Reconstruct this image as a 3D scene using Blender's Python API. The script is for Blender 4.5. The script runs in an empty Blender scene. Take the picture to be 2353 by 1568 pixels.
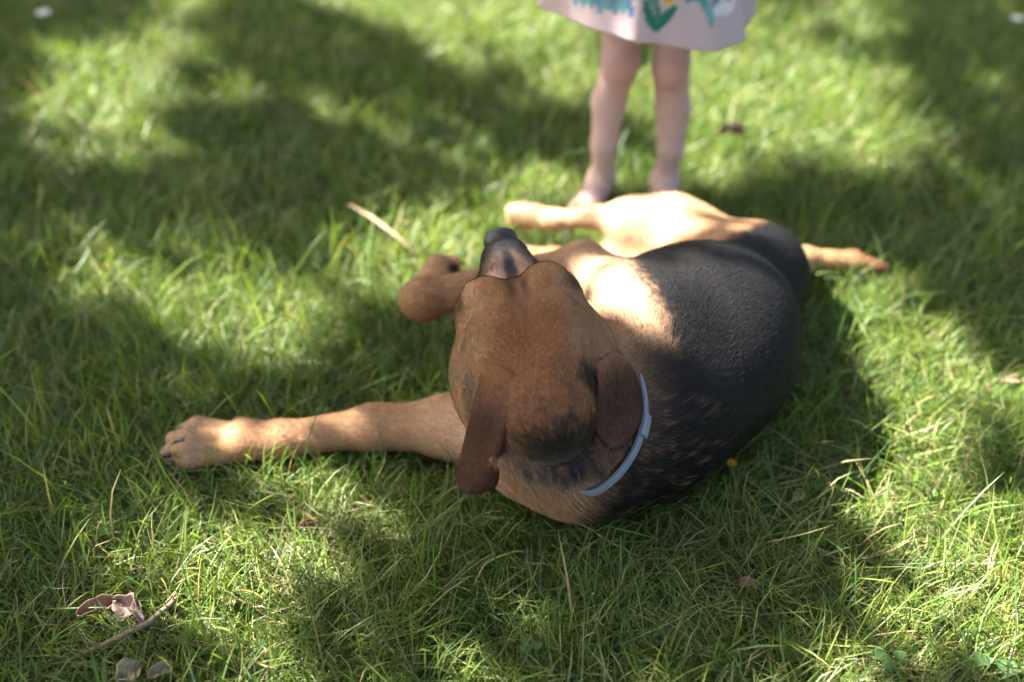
import bpy, math
import numpy as np
from mathutils import Vector

rng = np.random.default_rng(7)
SC = bpy.context.scene
COL = SC.collection
TAU = 2 * math.pi

# ------------------------------------------------------------------ camera, sky, sun, exposure
CAM_H = 0.92
PITCH = math.radians(40.0)
cam_d = bpy.data.cameras.new('camera')
cam = bpy.data.objects.new('camera', cam_d)
COL.objects.link(cam)
cam.location = (0, 0, CAM_H)
cam.rotation_euler = (math.pi / 2 - PITCH, 0, 0)
cam_d.lens = 35.0
cam_d.sensor_width = 36.0
cam_d.clip_start = 0.02
cam_d.clip_end = 400
cam_d.dof.use_dof = True
cam_d.dof.focus_distance = 1.06
cam_d.dof.aperture_fstop = 1.6
cam_d.dof.aperture_blades = 0
SC.camera = cam

SUN_EL = math.radians(48.0)
SUN_DIR = np.array([-0.965 * math.cos(SUN_EL), 0.262 * math.cos(SUN_EL), math.sin(SUN_EL)])   # towards the sun
SUN_DIR /= np.linalg.norm(SUN_DIR)
world = bpy.data.worlds.new('World')
SC.world = world
world.use_nodes = True
wn = world.node_tree
bg = wn.nodes['Background']
sky = wn.nodes.new('ShaderNodeTexSky')
sky.sky_type = 'NISHITA'
sky.sun_disc = False
sky.sun_elevation = SUN_EL
sky.sun_rotation = math.atan2(SUN_DIR[0], SUN_DIR[1])
sky.air_density = 1.0
sky.dust_density = 6.0
sky.ozone_density = 0.6
wn.links.new(sky.outputs[0], bg.inputs[0])
bg.inputs[1].default_value = 0.052
sun_d = bpy.data.lights.new('sun', 'SUN')
sun_d.energy = 5.0
sun_d.angle = math.radians(0.5)
sun_d.color = (1.0, 0.94, 0.85)
sun = bpy.data.objects.new('sun', sun_d)
COL.objects.link(sun)
sun.rotation_euler = Vector(SUN_DIR).to_track_quat('Z', 'Y').to_euler()
vs = SC.view_settings
vs.view_transform = 'Standard'
vs.look = 'None'
vs.exposure = 3.2
vs.gamma = 1.0
vs.use_curve_mapping = False
SC.render.engine = 'CYCLES'
SC.cycles.use_denoising = True
SC.cycles.max_bounces = 8
SC.cycles.transparent_max_bounces = 8
SC.cycles.caustics_reflective = False
SC.cycles.caustics_refractive = False

# ------------------------------------------------------------------ photo pixel (2353 x 1568) -> place
F = 35.0 / 36.0 * 2353
cR = np.array([1.0, 0, 0]); cU = np.array([0, math.sin(PITCH), math.cos(PITCH)])
cF = np.array([0, math.cos(PITCH), -math.sin(PITCH)])
def ray(x, y):
    return cF + cR * (x - 1176.5) / F + cU * (784 - y) / F
def W(x, y, z=0.0):
    d = ray(x, y)
    return np.array([0, 0, CAM_H]) + d * ((z - CAM_H) / d[2])
def WD(x, y, depth):
    return np.array([0, 0, CAM_H]) + ray(x, y) * depth

# ------------------------------------------------------------------ helpers
def unit(v):
    v = np.asarray(v, float)
    return v / (np.linalg.norm(v, axis=-1, keepdims=True) + 1e-12)
def sstep(a, b, x):
    t = np.clip((x - a) / (b - a), 0, 1)
    return t * t * (3 - 2 * t)
def lerp(a, b, t):
    return a + (b - a) * t

_perm = np.random.default_rng(3).random((64, 64, 64)).astype(np.float32)
def noise3(p, scale):
    q = np.asarray(p, float) * scale + 31.7
    i = np.floor(q).astype(int); f = q - i; f = f * f * (3 - 2 * f)
    out = 0
    for dx in (0, 1):
        for dy in (0, 1):
            for dz in (0, 1):
                w = (f[..., 0] if dx else 1 - f[..., 0]) * (f[..., 1] if dy else 1 - f[..., 1]) * (f[..., 2] if dz else 1 - f[..., 2])
                out = out + w * _perm[(i[..., 0] + dx) & 63, (i[..., 1] + dy) & 63, (i[..., 2] + dz) & 63]
    return out
def noise2(x, y, scale, seed=0.0):
    return noise3(np.stack([np.asarray(x, float), np.asarray(y, float), np.full(np.shape(x), seed * 7.31)], -1), scale)

def mesh_np(name, V, quads=None, tris=None, mat=None, parent=None, colors=None, smooth=True, extra=None):
    me = bpy.data.meshes.new(name)
    nq = 0 if quads is None else len(quads)
    nt = 0 if tris is None else len(tris)
    me.vertices.add(len(V)); me.vertices.foreach_set('co', np.asarray(V, np.float32).ravel())
    loops = []
    if nq: loops.append(np.asarray(quads).ravel())
    if nt: loops.append(np.asarray(tris).ravel())
    loops = np.concatenate(loops).astype(np.int32)
    me.loops.add(len(loops)); me.loops.foreach_set('vertex_index', loops)
    me.polygons.add(nq + nt)
    starts = np.concatenate([np.arange(nq) * 4, nq * 4 + np.arange(nt) * 3]).astype(np.int32)
    me.polygons.foreach_set('loop_start', starts)
    me.update(calc_edges=True)
    me.polygons.foreach_set('use_smooth', np.full(nq + nt, smooth))
    if colors is not None:
        at = me.color_attributes.new('Col', 'FLOAT_COLOR', 'POINT')
        c = np.ones((len(V), 4), np.float32); c[:, :3] = colors
        at.data.foreach_set('color', c.ravel())
    for k, v in (extra or {}).items():
        at = me.attributes.new(k, 'FLOAT', 'POINT'); at.data.foreach_set('value', np.asarray(v, np.float32))
    me.validate(); me.update()
    if mat: me.materials.append(mat)
    o = bpy.data.objects.new(name, me)
    COL.objects.link(o)
    if parent: o.parent = parent
    return o
def empty(name, loc=(0, 0, 0)):
    o = bpy.data.objects.new(name, None); COL.objects.link(o); o.location = loc; o.empty_display_size = 0.05
    return o
def put(o, parent):
    """parent keeping world coordinates of the mesh"""
    o.parent = parent
    p = parent; off = Vector((0, 0, 0))
    while p is not None:
        off += p.location; p = p.parent
    o.location = -off if o.location.length == 0 else o.location - off
    return o
def tag(o, label=None, cat=None, group=None, kind=None):
    if label: o['label'] = label
    if cat: o['category'] = cat
    if group: o['group'] = group
    if kind: o['kind'] = kind
    return o

def material(name, rough=0.5, spec=0.5, trans=0.0, color=None, use_attr=True, noise=None, bump=None, sheen=0.0, sss=0.0):
    m = bpy.data.materials.new(name); m.use_nodes = True
    nt = m.node_tree; b = nt.nodes['Principled BSDF']; out = nt.nodes['Material Output']
    b.inputs['Roughness'].default_value = rough
    b.inputs['Specular IOR Level'].default_value = spec
    if sheen: b.inputs['Sheen Weight'].default_value = sheen; b.inputs['Sheen Roughness'].default_value = 0.4
    if sss:
        b.inputs['Subsurface Weight'].default_value = sss; b.inputs['Subsurface Radius'].default_value = (0.01, 0.004, 0.002); b.inputs['Subsurface Scale'].default_value = 1.0
    if use_attr:
        a = nt.nodes.new('ShaderNodeAttribute'); a.attribute_name = 'Col'; csock = a.outputs['Color']
    else:
        c = nt.nodes.new('ShaderNodeRGB'); c.outputs[0].default_value = (*color, 1); csock = c.outputs[0]
    tc = nt.nodes.new('ShaderNodeTexCoord')
    if noise:
        sc_, amt = noise
        n = nt.nodes.new('ShaderNodeTexNoise'); n.inputs['Scale'].default_value = sc_; n.inputs['Detail'].default_value = 4
        nt.links.new(tc.outputs['Object'], n.inputs['Vector'])
        mr = nt.nodes.new('ShaderNodeMapRange'); mr.inputs[1].default_value = 0.25; mr.inputs[2].default_value = 0.75
        mr.inputs[3].default_value = 1 - amt; mr.inputs[4].default_value = 1 + amt
        nt.links.new(n.outputs['Fac'], mr.inputs[0])
        mx = nt.nodes.new('ShaderNodeVectorMath'); mx.operation = 'MULTIPLY'
        nt.links.new(csock, mx.inputs[0]); nt.links.new(mr.outputs[0], mx.inputs[1]); csock = mx.outputs[0]
    nt.links.new(csock, b.inputs['Base Color'])
    if bump:
        sc_, st, dist = bump
        n = nt.nodes.new('ShaderNodeTexNoise'); n.inputs['Scale'].default_value = sc_; n.inputs['Detail'].default_value = 5
        nt.links.new(tc.outputs['Object'], n.inputs['Vector'])
        bp = nt.nodes.new('ShaderNodeBump'); bp.inputs['Strength'].default_value = st; bp.inputs['Distance'].default_value = dist
        nt.links.new(n.outputs['Fac'], bp.inputs['Height']); nt.links.new(bp.outputs[0], b.inputs['Normal'])
    if trans:
        t = nt.nodes.new('ShaderNodeBsdfTranslucent'); mix = nt.nodes.new('ShaderNodeMixShader'); mix.inputs[0].default_value = trans
        sat = nt.nodes.new('ShaderNodeVectorMath'); sat.operation = 'MULTIPLY'; sat.inputs[1].default_value = (1.22, 1.24, 0.6)
        nt.links.new(csock, sat.inputs[0]); nt.links.new(sat.outputs[0], t.inputs['Color'])
        nt.links.new(b.outputs[0], mix.inputs[1]); nt.links.new(t.outputs[0], mix.inputs[2]); nt.links.new(mix.outputs[0], out.inputs['Surface'])
    return m

# ---- signed distance shapes -> one continuous mesh (surface nets)
class Prim:
    def __init__(s, a, ra, b=None, rb=None, k=0.02, col=(0, 0, 0), flow=None, squash=None, ell=None, tagn='', sub=False):
        s.a = np.asarray(a, float); s.b = s.a if b is None else np.asarray(b, float)
        s.ra = ra; s.rb = ra if rb is None else rb
        s.k = k; s.col = np.asarray(col, float); s.tag = tagn; s.sub = sub; s.squash = squash; s.ell = ell
        if flow is None: flow = s.b - s.a
        s.flow = unit(flow) if np.linalg.norm(flow) > 0 else np.zeros(3)
        if ell is not None:
            ax, rad = ell; s.ax = np.asarray(ax, float); s.rad = np.asarray(rad, float); ext = np.sqrt(((s.ax.T * s.rad) ** 2).sum(1))
            s.lo, s.hi = s.a - ext, s.a + ext
        else:
            r = max(s.ra, s.rb) * (1 if squash is None else max(1, squash[1]))
            s.lo = np.minimum(s.a, s.b) - r; s.hi = np.maximum(s.a, s.b) + r
    def d(s, P):
        if s.ell is not None:
            q = (P - s.a) @ s.ax.T
            k0 = np.sqrt(((q / s.rad) ** 2).sum(-1)); k1 = np.sqrt(((q / s.rad ** 2) ** 2).sum(-1)) + 1e-9
            return k0 * (k0 - 1) / k1
        q = P - s.a
        if s.squash is not None:
            ax, f = s.squash; ax = unit(ax); q = q + ((1 / f - 1) * (q @ ax))[..., None] * ax
        ba = s.b - s.a; L = ba @ ba
        t = np.clip(q @ ba / L, 0, 1) if L > 0 else np.zeros(q.shape[:-1])
        return np.linalg.norm(q - t[..., None] * ba, axis=-1) - (s.ra + (s.rb - s.ra) * t)
def smin(a, b, k):
    h = np.maximum(k - np.abs(a - b), 0) / k
    return np.minimum(a, b) - h * h * k * 0.25
def smax(a, b, k):
    return -smin(-a, -b, k)
def build_sdf(prims, h, pad=0.02):
    lo = np.min([p.lo for p in prims if not p.sub], 0) - pad; hi = np.max([p.hi for p in prims if not p.sub], 0) + pad
    n = np.ceil((hi - lo) / h).astype(int) + 1
    G = np.full(n, 0.5, np.float32)
    ax = [lo[i] + np.arange(n[i]) * h for i in range(3)]
    for p in prims:
        m = p.k + 0.03
        i0 = np.maximum(((p.lo - m - lo) / h).astype(int), 0); i1 = np.minimum(((p.hi + m - lo) / h).astype(int) + 2, n)
        if (i1 <= i0).any(): continue
        sl = tuple(slice(i0[i], i1[i]) for i in range(3))
        P = np.stack(np.meshgrid(*[ax[i][i0[i]:i1[i]] for i in range(3)], indexing='ij'), -1)
        d = p.d(P).astype(np.float32)
        G[sl] = smax(G[sl], -d, p.k) if p.sub else smin(G[sl], d, p.k)
    return G, lo
def surface_nets(G, lo, h):
    s = G < 0
    c = np.zeros(np.array(G.shape) - 1, np.int8)
    for dx in (0, 1):
        for dy in (0, 1):
            for dz in (0, 1):
                c += s[dx:s.shape[0] - 1 + dx, dy:s.shape[1] - 1 + dy, dz:s.shape[2] - 1 + dz]
    idx = np.argwhere((c > 0) & (c < 8))
    vid = np.full(c.shape, -1, np.int32); vid[tuple(idx.T)] = np.arange(len(idx))
    corners = np.array([(dx, dy, dz) for dx in (0, 1) for dy in (0, 1) for dz in (0, 1)])
    vals = np.stack([G[tuple((idx + cc).T)] for cc in corners], 1)
    acc = np.zeros((len(idx), 3)); cnt = np.zeros(len(idx))
    for a in range(8):
        for b in range(a + 1, 8):
            if np.abs(corners[a] - corners[b]).sum() != 1: continue
            va, vb = vals[:, a], vals[:, b]; m = (va < 0) != (vb < 0)
            t = np.where(m, va / np.where(m, va - vb, 1), 0)
            acc += np.where(m[:, None], corners[a] + t[:, None] * (corners[b] - corners[a]), 0); cnt += m
    V = lo + (idx + acc / cnt[:, None]) * h
    quads = []
    for axis in range(3):
        sl0 = [slice(None)] * 3; sl1 = [slice(None)] * 3; sl0[axis] = slice(0, -1); sl1[axis] = slice(1, None)
        e = np.argwhere(s[tuple(sl0)] != s[tuple(sl1)])
        o1, o2 = [(1, 2), (2, 0), (0, 1)][axis]
        ok = (e[:, o1] > 0) & (e[:, o2] > 0) & (e[:, o1] < G.shape[o1] - 1) & (e[:, o2] < G.shape[o2] - 1); e = e[ok]
        d1 = np.zeros(3, int); d1[o1] = 1; d2 = np.zeros(3, int); d2[o2] = 1
        q = np.stack([vid[tuple((e - d1 - d2).T)], vid[tuple((e - d2).T)], vid[tuple(e.T)], vid[tuple((e - d1).T)]], 1)
        flip = ~s[tuple(e.T)]
        q[flip] = q[flip][:, ::-1]
        quads.append(q)
    return V, np.concatenate(quads)
def smooth_mesh(V, Q, it=2, f=0.5):
    E = np.concatenate([Q[:, [0, 1]], Q[:, [1, 2]], Q[:, [2, 3]], Q[:, [3, 0]]])
    for _ in range(it):
        S = np.zeros_like(V); C = np.bincount(np.concatenate([E[:, 0], E[:, 1]]), minlength=len(V))
        for k in range(3):
            S[:, k] = np.bincount(E[:, 0], V[E[:, 1], k], len(V)) + np.bincount(E[:, 1], V[E[:, 0], k], len(V))
        V = lerp(V, S / np.maximum(C, 1)[:, None], f)
    return V
def vnormals(V, Q):
    n = np.cross(V[Q[:, 2]] - V[Q[:, 0]], V[Q[:, 3]] - V[Q[:, 1]])
    N = np.zeros_like(V)
    for k in range(3):
        for c in range(4): N[:, k] += np.bincount(Q[:, c], n[:, k], len(V))
    return unit(N)
def blend_attr(prims, V, tau=0.012):
    D = np.stack([np.maximum(p.d(V), -0.05) for p in prims if not p.sub], 1)
    Wt = np.exp(-(D - D.min(1, keepdims=True)) / tau); Wt /= Wt.sum(1, keepdims=True)
    pr = [p for p in prims if not p.sub]
    return Wt @ np.stack([p.col for p in pr]), Wt @ np.stack([p.flow for p in pr]), Wt, pr

def strands(V, Q, N, color, flow, n, length, width, dens=None, lift=0.25, jitter=0.35, seed=1, cvar=0.25):
    """short fur: flat tapered hairs lying along the flow"""
    r = np.random.default_rng(seed)
    T = np.concatenate([Q[:, [0, 1, 2]], Q[:, [0, 2, 3]]])
    ar = np.linalg.norm(np.cross(V[T[:, 1]] - V[T[:, 0]], V[T[:, 2]] - V[T[:, 0]]), axis=1)
    if dens is not None: ar = ar * dens[T].mean(1)
    ti = np.searchsorted(np.cumsum(ar) / ar.sum(), r.random(n)); ti = np.minimum(ti, len(T) - 1)
    a, b = r.random(n), r.random(n); sw = a + b > 1; a[sw] = 1 - a[sw]; b[sw] = 1 - b[sw]
    w = np.stack([1 - a - b, a, b], 1); t = T[ti]
    g = lambda A: (A[t] * w[:, :, None]).sum(1)
    P, nn, fl, cc = g(V), unit(g(N)), g(flow), g(color)
    fl = fl + r.normal(0, jitter, (n, 3)) * 0.6
    fl = unit(fl - (fl * nn).sum(1, keepdims=True) * nn)
    side = np.cross(nn, fl)
    L = (length if np.ndim(length) == 0 else (length[t] * w).sum(1)) * r.uniform(0.6, 1.25, n)
    wd = width * r.uniform(0.7, 1.3, n)
    up = lift * r.uniform(0.5, 1.6, n)
    tw = r.normal(0, 0.22, n)
    side = unit(side + nn * tw[:, None])
    p0 = P - nn * 0.0006
    p1 = P + fl * (L * 0.5)[:, None] + nn * (L * 0.5 * up)[:, None]
    p2 = P + fl * L[:, None] + nn * (L * up * 0.75)[:, None]
    hw = (side * wd[:, None] * 0.5)
    VV = np.stack([p0 - hw, p0 + hw, p1 - hw * 0.85, p1 + hw * 0.85, p2], 1).reshape(-1, 3)
    base = np.arange(n)[:, None] * 5
    quads = base + np.array([[0, 1, 3, 2]]); tris = base + np.array([[2, 3, 4]])
    v = np.exp(r.normal(0, cvar, n))[:, None]
    cl = np.repeat(cc * v, 5, 0)
    return VV, quads, tris, cl

# ================================================================== THE DOG
TAN = (0.305, 0.168, 0.085); TANL = (0.37, 0.235, 0.140); RED = (0.160, 0.066, 0.024); BLK = (0.0085, 0.008, 0.008)
EARB = (0.060, 0.029, 0.018)
# head frame (nose, right of picture, crown)
HEAD_C = W(1216, 800, 0.250)
_al, _ro = math.radians(53), math.radians(14.0)
_c, _s = math.cos(_ro), math.sin(_ro)
cV = -cF
_r2 = _c * cR + _s * cU; _u2 = -_s * cR + _c * cU
hN = math.sin(_al) * _u2 - math.cos(_al) * cV
hU = math.cos(_al) * _u2 + math.sin(_al) * cV
hR = _r2
HAX = np.stack([hN, hR, hU])
HS = 1.03
def hd(n, r, u): return HEAD_C + HS * (hN * n + hR * r + hU * u)
def head_local(P): return ((P - HEAD_C) @ HAX.T) / HS
dog = []
def cap(a, ra, b, rb, k=0.02, col=TAN, flow=None, squash=None, tagn=''):
    dog.append(Prim(a, ra, b, rb, k, col, flow, squash, tagn=tagn))
def ell(c, ax, rad, k=0.02, col=TAN, flow=(0, 0, 0), tagn='', sub=False):
    dog.append(Prim(c, 0, None, None, k, col, np.asarray(flow, float), ell=(ax, rad), tagn=tagn, sub=sub))
def hell(n, r, u, rn, rr, ru, k=0.02, col=RED, flow=None, tagn='head', sub=False):
    ell(hd(n, r, u), HAX, (rn * HS, rr * HS, ru * HS), k, col, -hN if flow is None else flow, tagn, sub)
Z = np.array([0, 0, 1.0])
# -- trunk, lying on its side
tt = unit(np.array([0.55, 0.83, 0]))                    # towards the tail
tp = unit(np.array([0.83, -0.55, 0]))                   # towards the back
TAX = np.stack([tt, tp, Z])
CH = np.array([0.216, 0.942, 0.114])
ell(CH, TAX, (0.182, 0.134, 0.120), 0.025, TAN, tt, 'trunk')
ell(np.array([0.148, 0.870, 0.110]), TAX, (0.12, 0.100, 0.108), 0.05, TAN, tt, 'trunk')      # shoulder mass
ell(np.array([0.285, 1.045, 0.075]), TAX, (0.13, 0.082, 0.075), 0.03, TAN, tt, 'trunk')     # loin
ell(np.array([0.335, 1.140, 0.078]), TAX, (0.10, 0.082, 0.078), 0.03, TAN, tt, 'pelvis')
ell(CH + np.array([-0.060, 0.030, -0.015]), TAX, (0.12, 0.075, 0.085), 0.04, TANL, tt, 'belly')
# -- neck
NK0 = W(1440, 960, 0.115); NK1 = W(1340, 1010, 0.118)
cap(NK0, 0.092, NK1, 0.080, 0.05, TAN, NK0 - NK1, tagn='neck')
cap(NK1, 0.078, hd(-0.055, 0.0, -0.03), 0.060, 0.045, TAN, NK1 - hd(-0.05, 0, 0), tagn='neck')
cap(W(1290, 1052, 0.055), 0.052, W(1470, 1000, 0.070), 0.065, 0.04, TAN, (1, 0.2, 0), tagn='neck')
cap(W(1195, 1040, 0.08), 0.045, NK1, 0.065, 0.04, TANL, (1, -0.3, -0.2), tagn='throat')
cap(hd(0.0, 0, -0.075), 0.055, NK0 + np.array([-0.08, 0.05, -0.02]), 0.075, 0.035, TANL, -hN, tagn='throat')
# -- near foreleg stretched out on the grass
EL = W(1040, 980, 0.040); WR = W(640, 1010, 0.030)
cap(W(1330, 1010, 0.075), 0.060, EL, 0.040, 0.03, TANL, tagn='leg')
cap(EL, 0.036, W(860, 982, 0.036), 0.0265, 0.02, TAN, tagn='leg')
cap(W(860, 982, 0.036), 0.0262, WR, 0.0205, 0.02, TAN, tagn='leg')
cap(WR, 0.0215, W(560, 1012, 0.031), 0.0225, 0.02, TAN, tagn='paw')
cap(W(560, 1014, 0.031), 0.021, W(535, 1016, 0.028), 0.019, 0.02, TAN, tagn='paw')
for (xa, ya, xm, ym, xb, yb, r, z) in ((545, 990, 455, 978, 424, 990, 0.0118, 0.040), (545, 1003, 440, 1002, 400, 1010, 0.0128, 0.040), (540, 1025, 430, 1030, 388, 1042, 0.0128, 0.031), (540, 1046, 440, 1056, 402, 1064, 0.0118, 0.021)):
    cap(W(xa, ya, z - 0.004), r * 0.9, W(xm, ym, z + 0.004), r, 0.0025, TAN, tagn='paw')
    cap(W(xm, ym, z + 0.004), r, W(xb, yb, z - 0.008), r * 0.82, 0.0025, TANL, tagn='paw')
cap(W(590, 985, 0.035), 0.010, W(552, 970, 0.038), 0.008, 0.008, TAN, tagn='paw')            # dew toe
# -- far foreleg folded in the air
SH = W(1480, 770, 0.185); EB = W(1340, 622, 0.185); WB = W(985, 684, 0.165)
cap(SH, 0.066, EB, 0.031, 0.04, TANL, tagn='arm')
cap(EB + np.array([0.004, 0.022, 0.010]), 0.013, EB, 0.026, 0.015, TANL, WB - EB, tagn='leg')
cap(EB, 0.032, WB, 0.0225, 0.02, TAN, tagn='leg')
cap(WB, 0.026, W(968, 690, 0.158), 0.026, 0.01, RED, WB - EB, tagn='leg')
PB = W(1005, 645, 0.120)
cap(W(968, 688, 0.158), 0.022, PB, 0.026, 0.015, TAN, tagn='paw2')
for i in range(4):
    o = (i - 1.5) * 0.014
    cap(PB + np.array([0.0, 0.01, o]), 0.013, PB + np.array([0.020, 0.016, o * 1.1 - 0.006]), 0.0115, 0.006, TAN, tagn='paw2')
# -- hind leg lying uppermost
HP = np.array([0.300, 1.115, 0.088]); ST = W(1545, 523, 0.100); HK = W(1378, 500, 0.095)
cap(HP, 0.072, ST, 0.044, 0.035, TAN, tagn='thigh')
cap(ST, 0.043, W(1455, 513, 0.100), 0.036, 0.03, TANL, tagn='thigh')
cap(W(1500, 535, 0.092), 0.036, W(1600, 560, 0.085), 0.05, 0.03, TAN, tagn='thigh')
cap(W(1455, 513, 0.100), 0.035, HK, 0.0170, 0.025, TANL, tagn='shin')
cap(HK, 0.0165, W(1270, 505, 0.080), 0.0135, 0.012, TANL, tagn='shin')
cap(W(1275, 504, 0.080), 0.0142, W(1205, 494, 0.074), 0.0205, 0.015, TANL, tagn='shin')
for i in range(4):
    y0 = 484 + i * 8
    cap(W(1235, y0 + 2, 0.088 - i * 0.006), 0.0115, W(1180, y0, 0.084 - i * 0.007), 0.0105, 0.006, TANL, tagn='shin')
# -- hind leg underneath
cap(np.array([0.27, 1.08, 0.04]), 0.045, W(1420, 615, 0.035), 0.034, 0.03, TAN, tagn='leg')
cap(W(1420, 615, 0.035), 0.032, W(1275, 598, 0.022), 0.018, 0.02, RED, tagn='leg')
cap(W(1275, 598, 0.022), 0.017, W(1205, 592, 0.022), 0.018, 0.015, TAN, tagn='leg')
# -- tail
TB = W(1845, 598, 0.045)
cap(np.array([0.37, 1.14, 0.055]), 0.035, TB, 0.0185, 0.03, TAN, tagn='tail')
cap(TB, 0.018, W(1955, 600, 0.036), 0.0155, 0.015, TAN, tagn='tail')
cap(W(1955, 600, 0.036), 0.0155, W(2025, 616, 0.028), 0.010, 0.01, RED, tagn='tailtip')
# -- head
hell(-0.014, 0, -0.004, 0.084, 0.067, 0.060, 0.02)
for s in (-1, 1):
    hell(-0.010, s * 0.026, 0.022, 0.058, 0.036, 0.036, 0.016)                  # temple muscle either side of the midline
    hell(0.050, s * 0.031, 0.036, 0.022, 0.025, 0.017, 0.014)                   # brow
    hell(0.044, s * 0.052, 0.008, 0.034, 0.016, 0.020, 0.014)                   # eye bone
    hell(0.064, s * 0.050, -0.004, 0.018, 0.012, 0.012, 0.008)                  # eyelid
    hell(-0.016, s * 0.062, -0.024, 0.056, 0.026, 0.044, 0.018, TAN)            # jaw muscle
    hell(0.114, s * 0.025, -0.060, 0.050, 0.020, 0.028, 0.018, BLK, tagn='muzzle')   # flews
hell(0.036, 0, 0.030, 0.030, 0.022, 0.019, 0.012)                               # bridge between the brows
hell(-0.075, 0, 0.004, 0.038, 0.042, 0.040, 0.03)                               # occiput
cap(hd(0.055, 0, -0.036), 0.041, hd(0.154, 0, -0.039), 0.0300, 0.012, BLK, hd(0, 0, 0) - hd(0.1, 0, 0), tagn='muzzle')
cap(hd(0.02, 0, -0.088), 0.034, hd(0.140, 0, -0.086), 0.018, 0.02, TAN, -hN, tagn='muzzle')
hell(0.060, 0.001, 0.062, 0.042, 0.0050, 0.016, 0.016, sub=True)                # furrow between the brows
for s in (-1, 1):
    hell(0.086, s * 0.047, 0.008, 0.014, 0.010, 0.010, 0.010, sub=True)         # eye sockets

def point_sdf(P, prims):
    d = np.full(P.shape[:-1], 0.5)
    for p in prims: d = smin(d, p.d(P), p.k)
    return d
def march(x, y, prims):
    dd = np.arange(0.80, 1.30, 0.001); d = point_sdf(np.array([0, 0, CAM_H]) + ray(x, y) * dd[:, None], prims)
    return dd[np.argmax(d < 0)] if (d < 0).any() else 1.06
_solid = [p for p in dog if not p.sub]
NECK_HITS = {(x, y): march(x, y, _solid) for (x, y) in ((1472, 972), (1440, 1068), (1345, 1130), (1150, 1068))}
ROLL = [WD(x, y, march(x, y, _solid) + 0.001) for (x, y) in ((1160, 1035), (1220, 1068), (1290, 1080), (1355, 1062), (1405, 1010))]
for a_, b_ in zip(ROLL[:-1], ROLL[1:]):
    cap(a_, 0.0165, b_, 0.0165, 0.010, TAN, -hN - hU, tagn='nape')
VOX = 0.0030
G, GLO = build_sdf(dog, VOX)
V, Q = surface_nets(G, GLO, VOX)
V = smooth_mesh(V, Q, 2, 0.5)
N = vnormals(V, Q)
col, flow, Wt, prs = blend_attr(dog, V)
tags = np.array([p.tag for p in prs])
def wsum(*names): return Wt[:, np.isin(tags, names)].sum(1)
nz = noise3(V, 38) * 0.6 + noise3(V, 95) * 0.4 - 0.5
nzf = noise3(V, 260) - 0.5
# saddle: black to the back of a line that runs over the ribs
_b = np.array([W(1500, 1010, 0.16)[:2], W(1512, 955, 0.19)[:2], W(1535, 880, 0.21)[:2], W(1528, 820, 0.222)[:2], W(1492, 735, 0.228)[:2], W(1462, 690, 0.225)[:2], W(1440, 650, 0.22)[:2], (0.14, 1.04), (0.24, 1.085), (0.315, 1.14), (0.36, 1.2)])
_o = np.argsort(_b[:, 1]); _b = _b[_o]
xb = np.interp(V[:, 1], _b[:, 1], _b[:, 0])
sad = sstep(-0.016, 0.020, V[:, 0] - xb + nz * 0.016 + nzf * 0.018)
body_w = wsum('trunk', 'pelvis', 'belly', 'neck', 'thigh')
near_neck = sstep(0.80, 0.76, V[:, 1])
sad = sad * sstep(0.25, 0.6, wsum('trunk', 'pelvis', 'belly', 'neck', 'nape', 'arm', 'throat') + 0.5 * wsum('thigh') * sstep(0.28, 0.36, V[:, 0]))
# nape and withers
nb = sstep(0.045, 0.090, V[:, 0] + nz * 0.04 - 0.5 * np.maximum(V[:, 2] - 0.12, 0)) * np.clip(wsum('neck', 'trunk', 'throat', 'arm', 'belly', 'nape') + wsum('leg') * sstep(0.08, 0.12, V[:, 0]), 0, 1) * sstep(0.86, 0.80, V[:, 1])
HL = head_local(V)
NAPE_D = march(1290, 1040, _solid)
pn = np.exp(-(((V - WD(1290, 1045, NAPE_D)) / np.array([0.068, 0.054, 0.056])) ** 2).sum(1))
pn = sstep(0.15, 0.85, pn + nz * 0.35 + nzf * 0.6)
pr_ear = np.exp(-(((HL[:, 0] + 0.070) / 0.022) ** 2 + ((HL[:, 1] - 0.052) / 0.016) ** 2))
pn = np.maximum(pn, sstep(0.35, 0.8, pr_ear + nzf * 0.5) * 0.85)
hw = wsum('head')
# head: sable mottling, paler cheeks, darker poll, crease shade painted into the furrow
cold = np.array(RED) * 1.0
pale = sstep(0.024, 0.058, np.abs(HL[:, 1]) + nz * 0.02) * sstep(-0.12, -0.03, HL[:, 0])
brw = sstep(-0.01, 0.045, HL[:, 0] + nz * 0.03) * hw
col = lerp(col, np.array((0.27, 0.140, 0.062)), (brw * 0.7)[:, None])
greyl = sstep(0.045, 0.062, -HL[:, 1] + nz * 0.02)
col = lerp(col, np.array((0.27, 0.155, 0.078)), (pale * hw * 0.85)[:, None])
col = lerp(col, np.array((0.17, 0.13, 0.10)), (greyl * hw * 0.55 * sstep(0.3, 0.7, noise3(V, 45)))[:, None])
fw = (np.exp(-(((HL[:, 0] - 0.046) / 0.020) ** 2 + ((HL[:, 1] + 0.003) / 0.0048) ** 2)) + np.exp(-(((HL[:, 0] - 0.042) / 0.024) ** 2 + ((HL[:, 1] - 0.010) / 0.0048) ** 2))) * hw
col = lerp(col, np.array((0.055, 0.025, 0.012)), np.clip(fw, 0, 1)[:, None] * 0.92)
sable = sstep(-0.02, -0.085, HL[:, 0]) * hw
col = lerp(col, np.array((0.10, 0.055, 0.030)), (sable * 0.55 * sstep(0.35, 0.75, noise3(V, 60) + nzf * 0.4))[:, None])
mz = wsum('muzzle')
mzb = np.maximum(sstep(0.128, 0.155, HL[:, 0] + nz * 0.03), sstep(0.0085, 0.004, np.abs(HL[:, 1] - 0.002) + nzf * 0.004))
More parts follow.
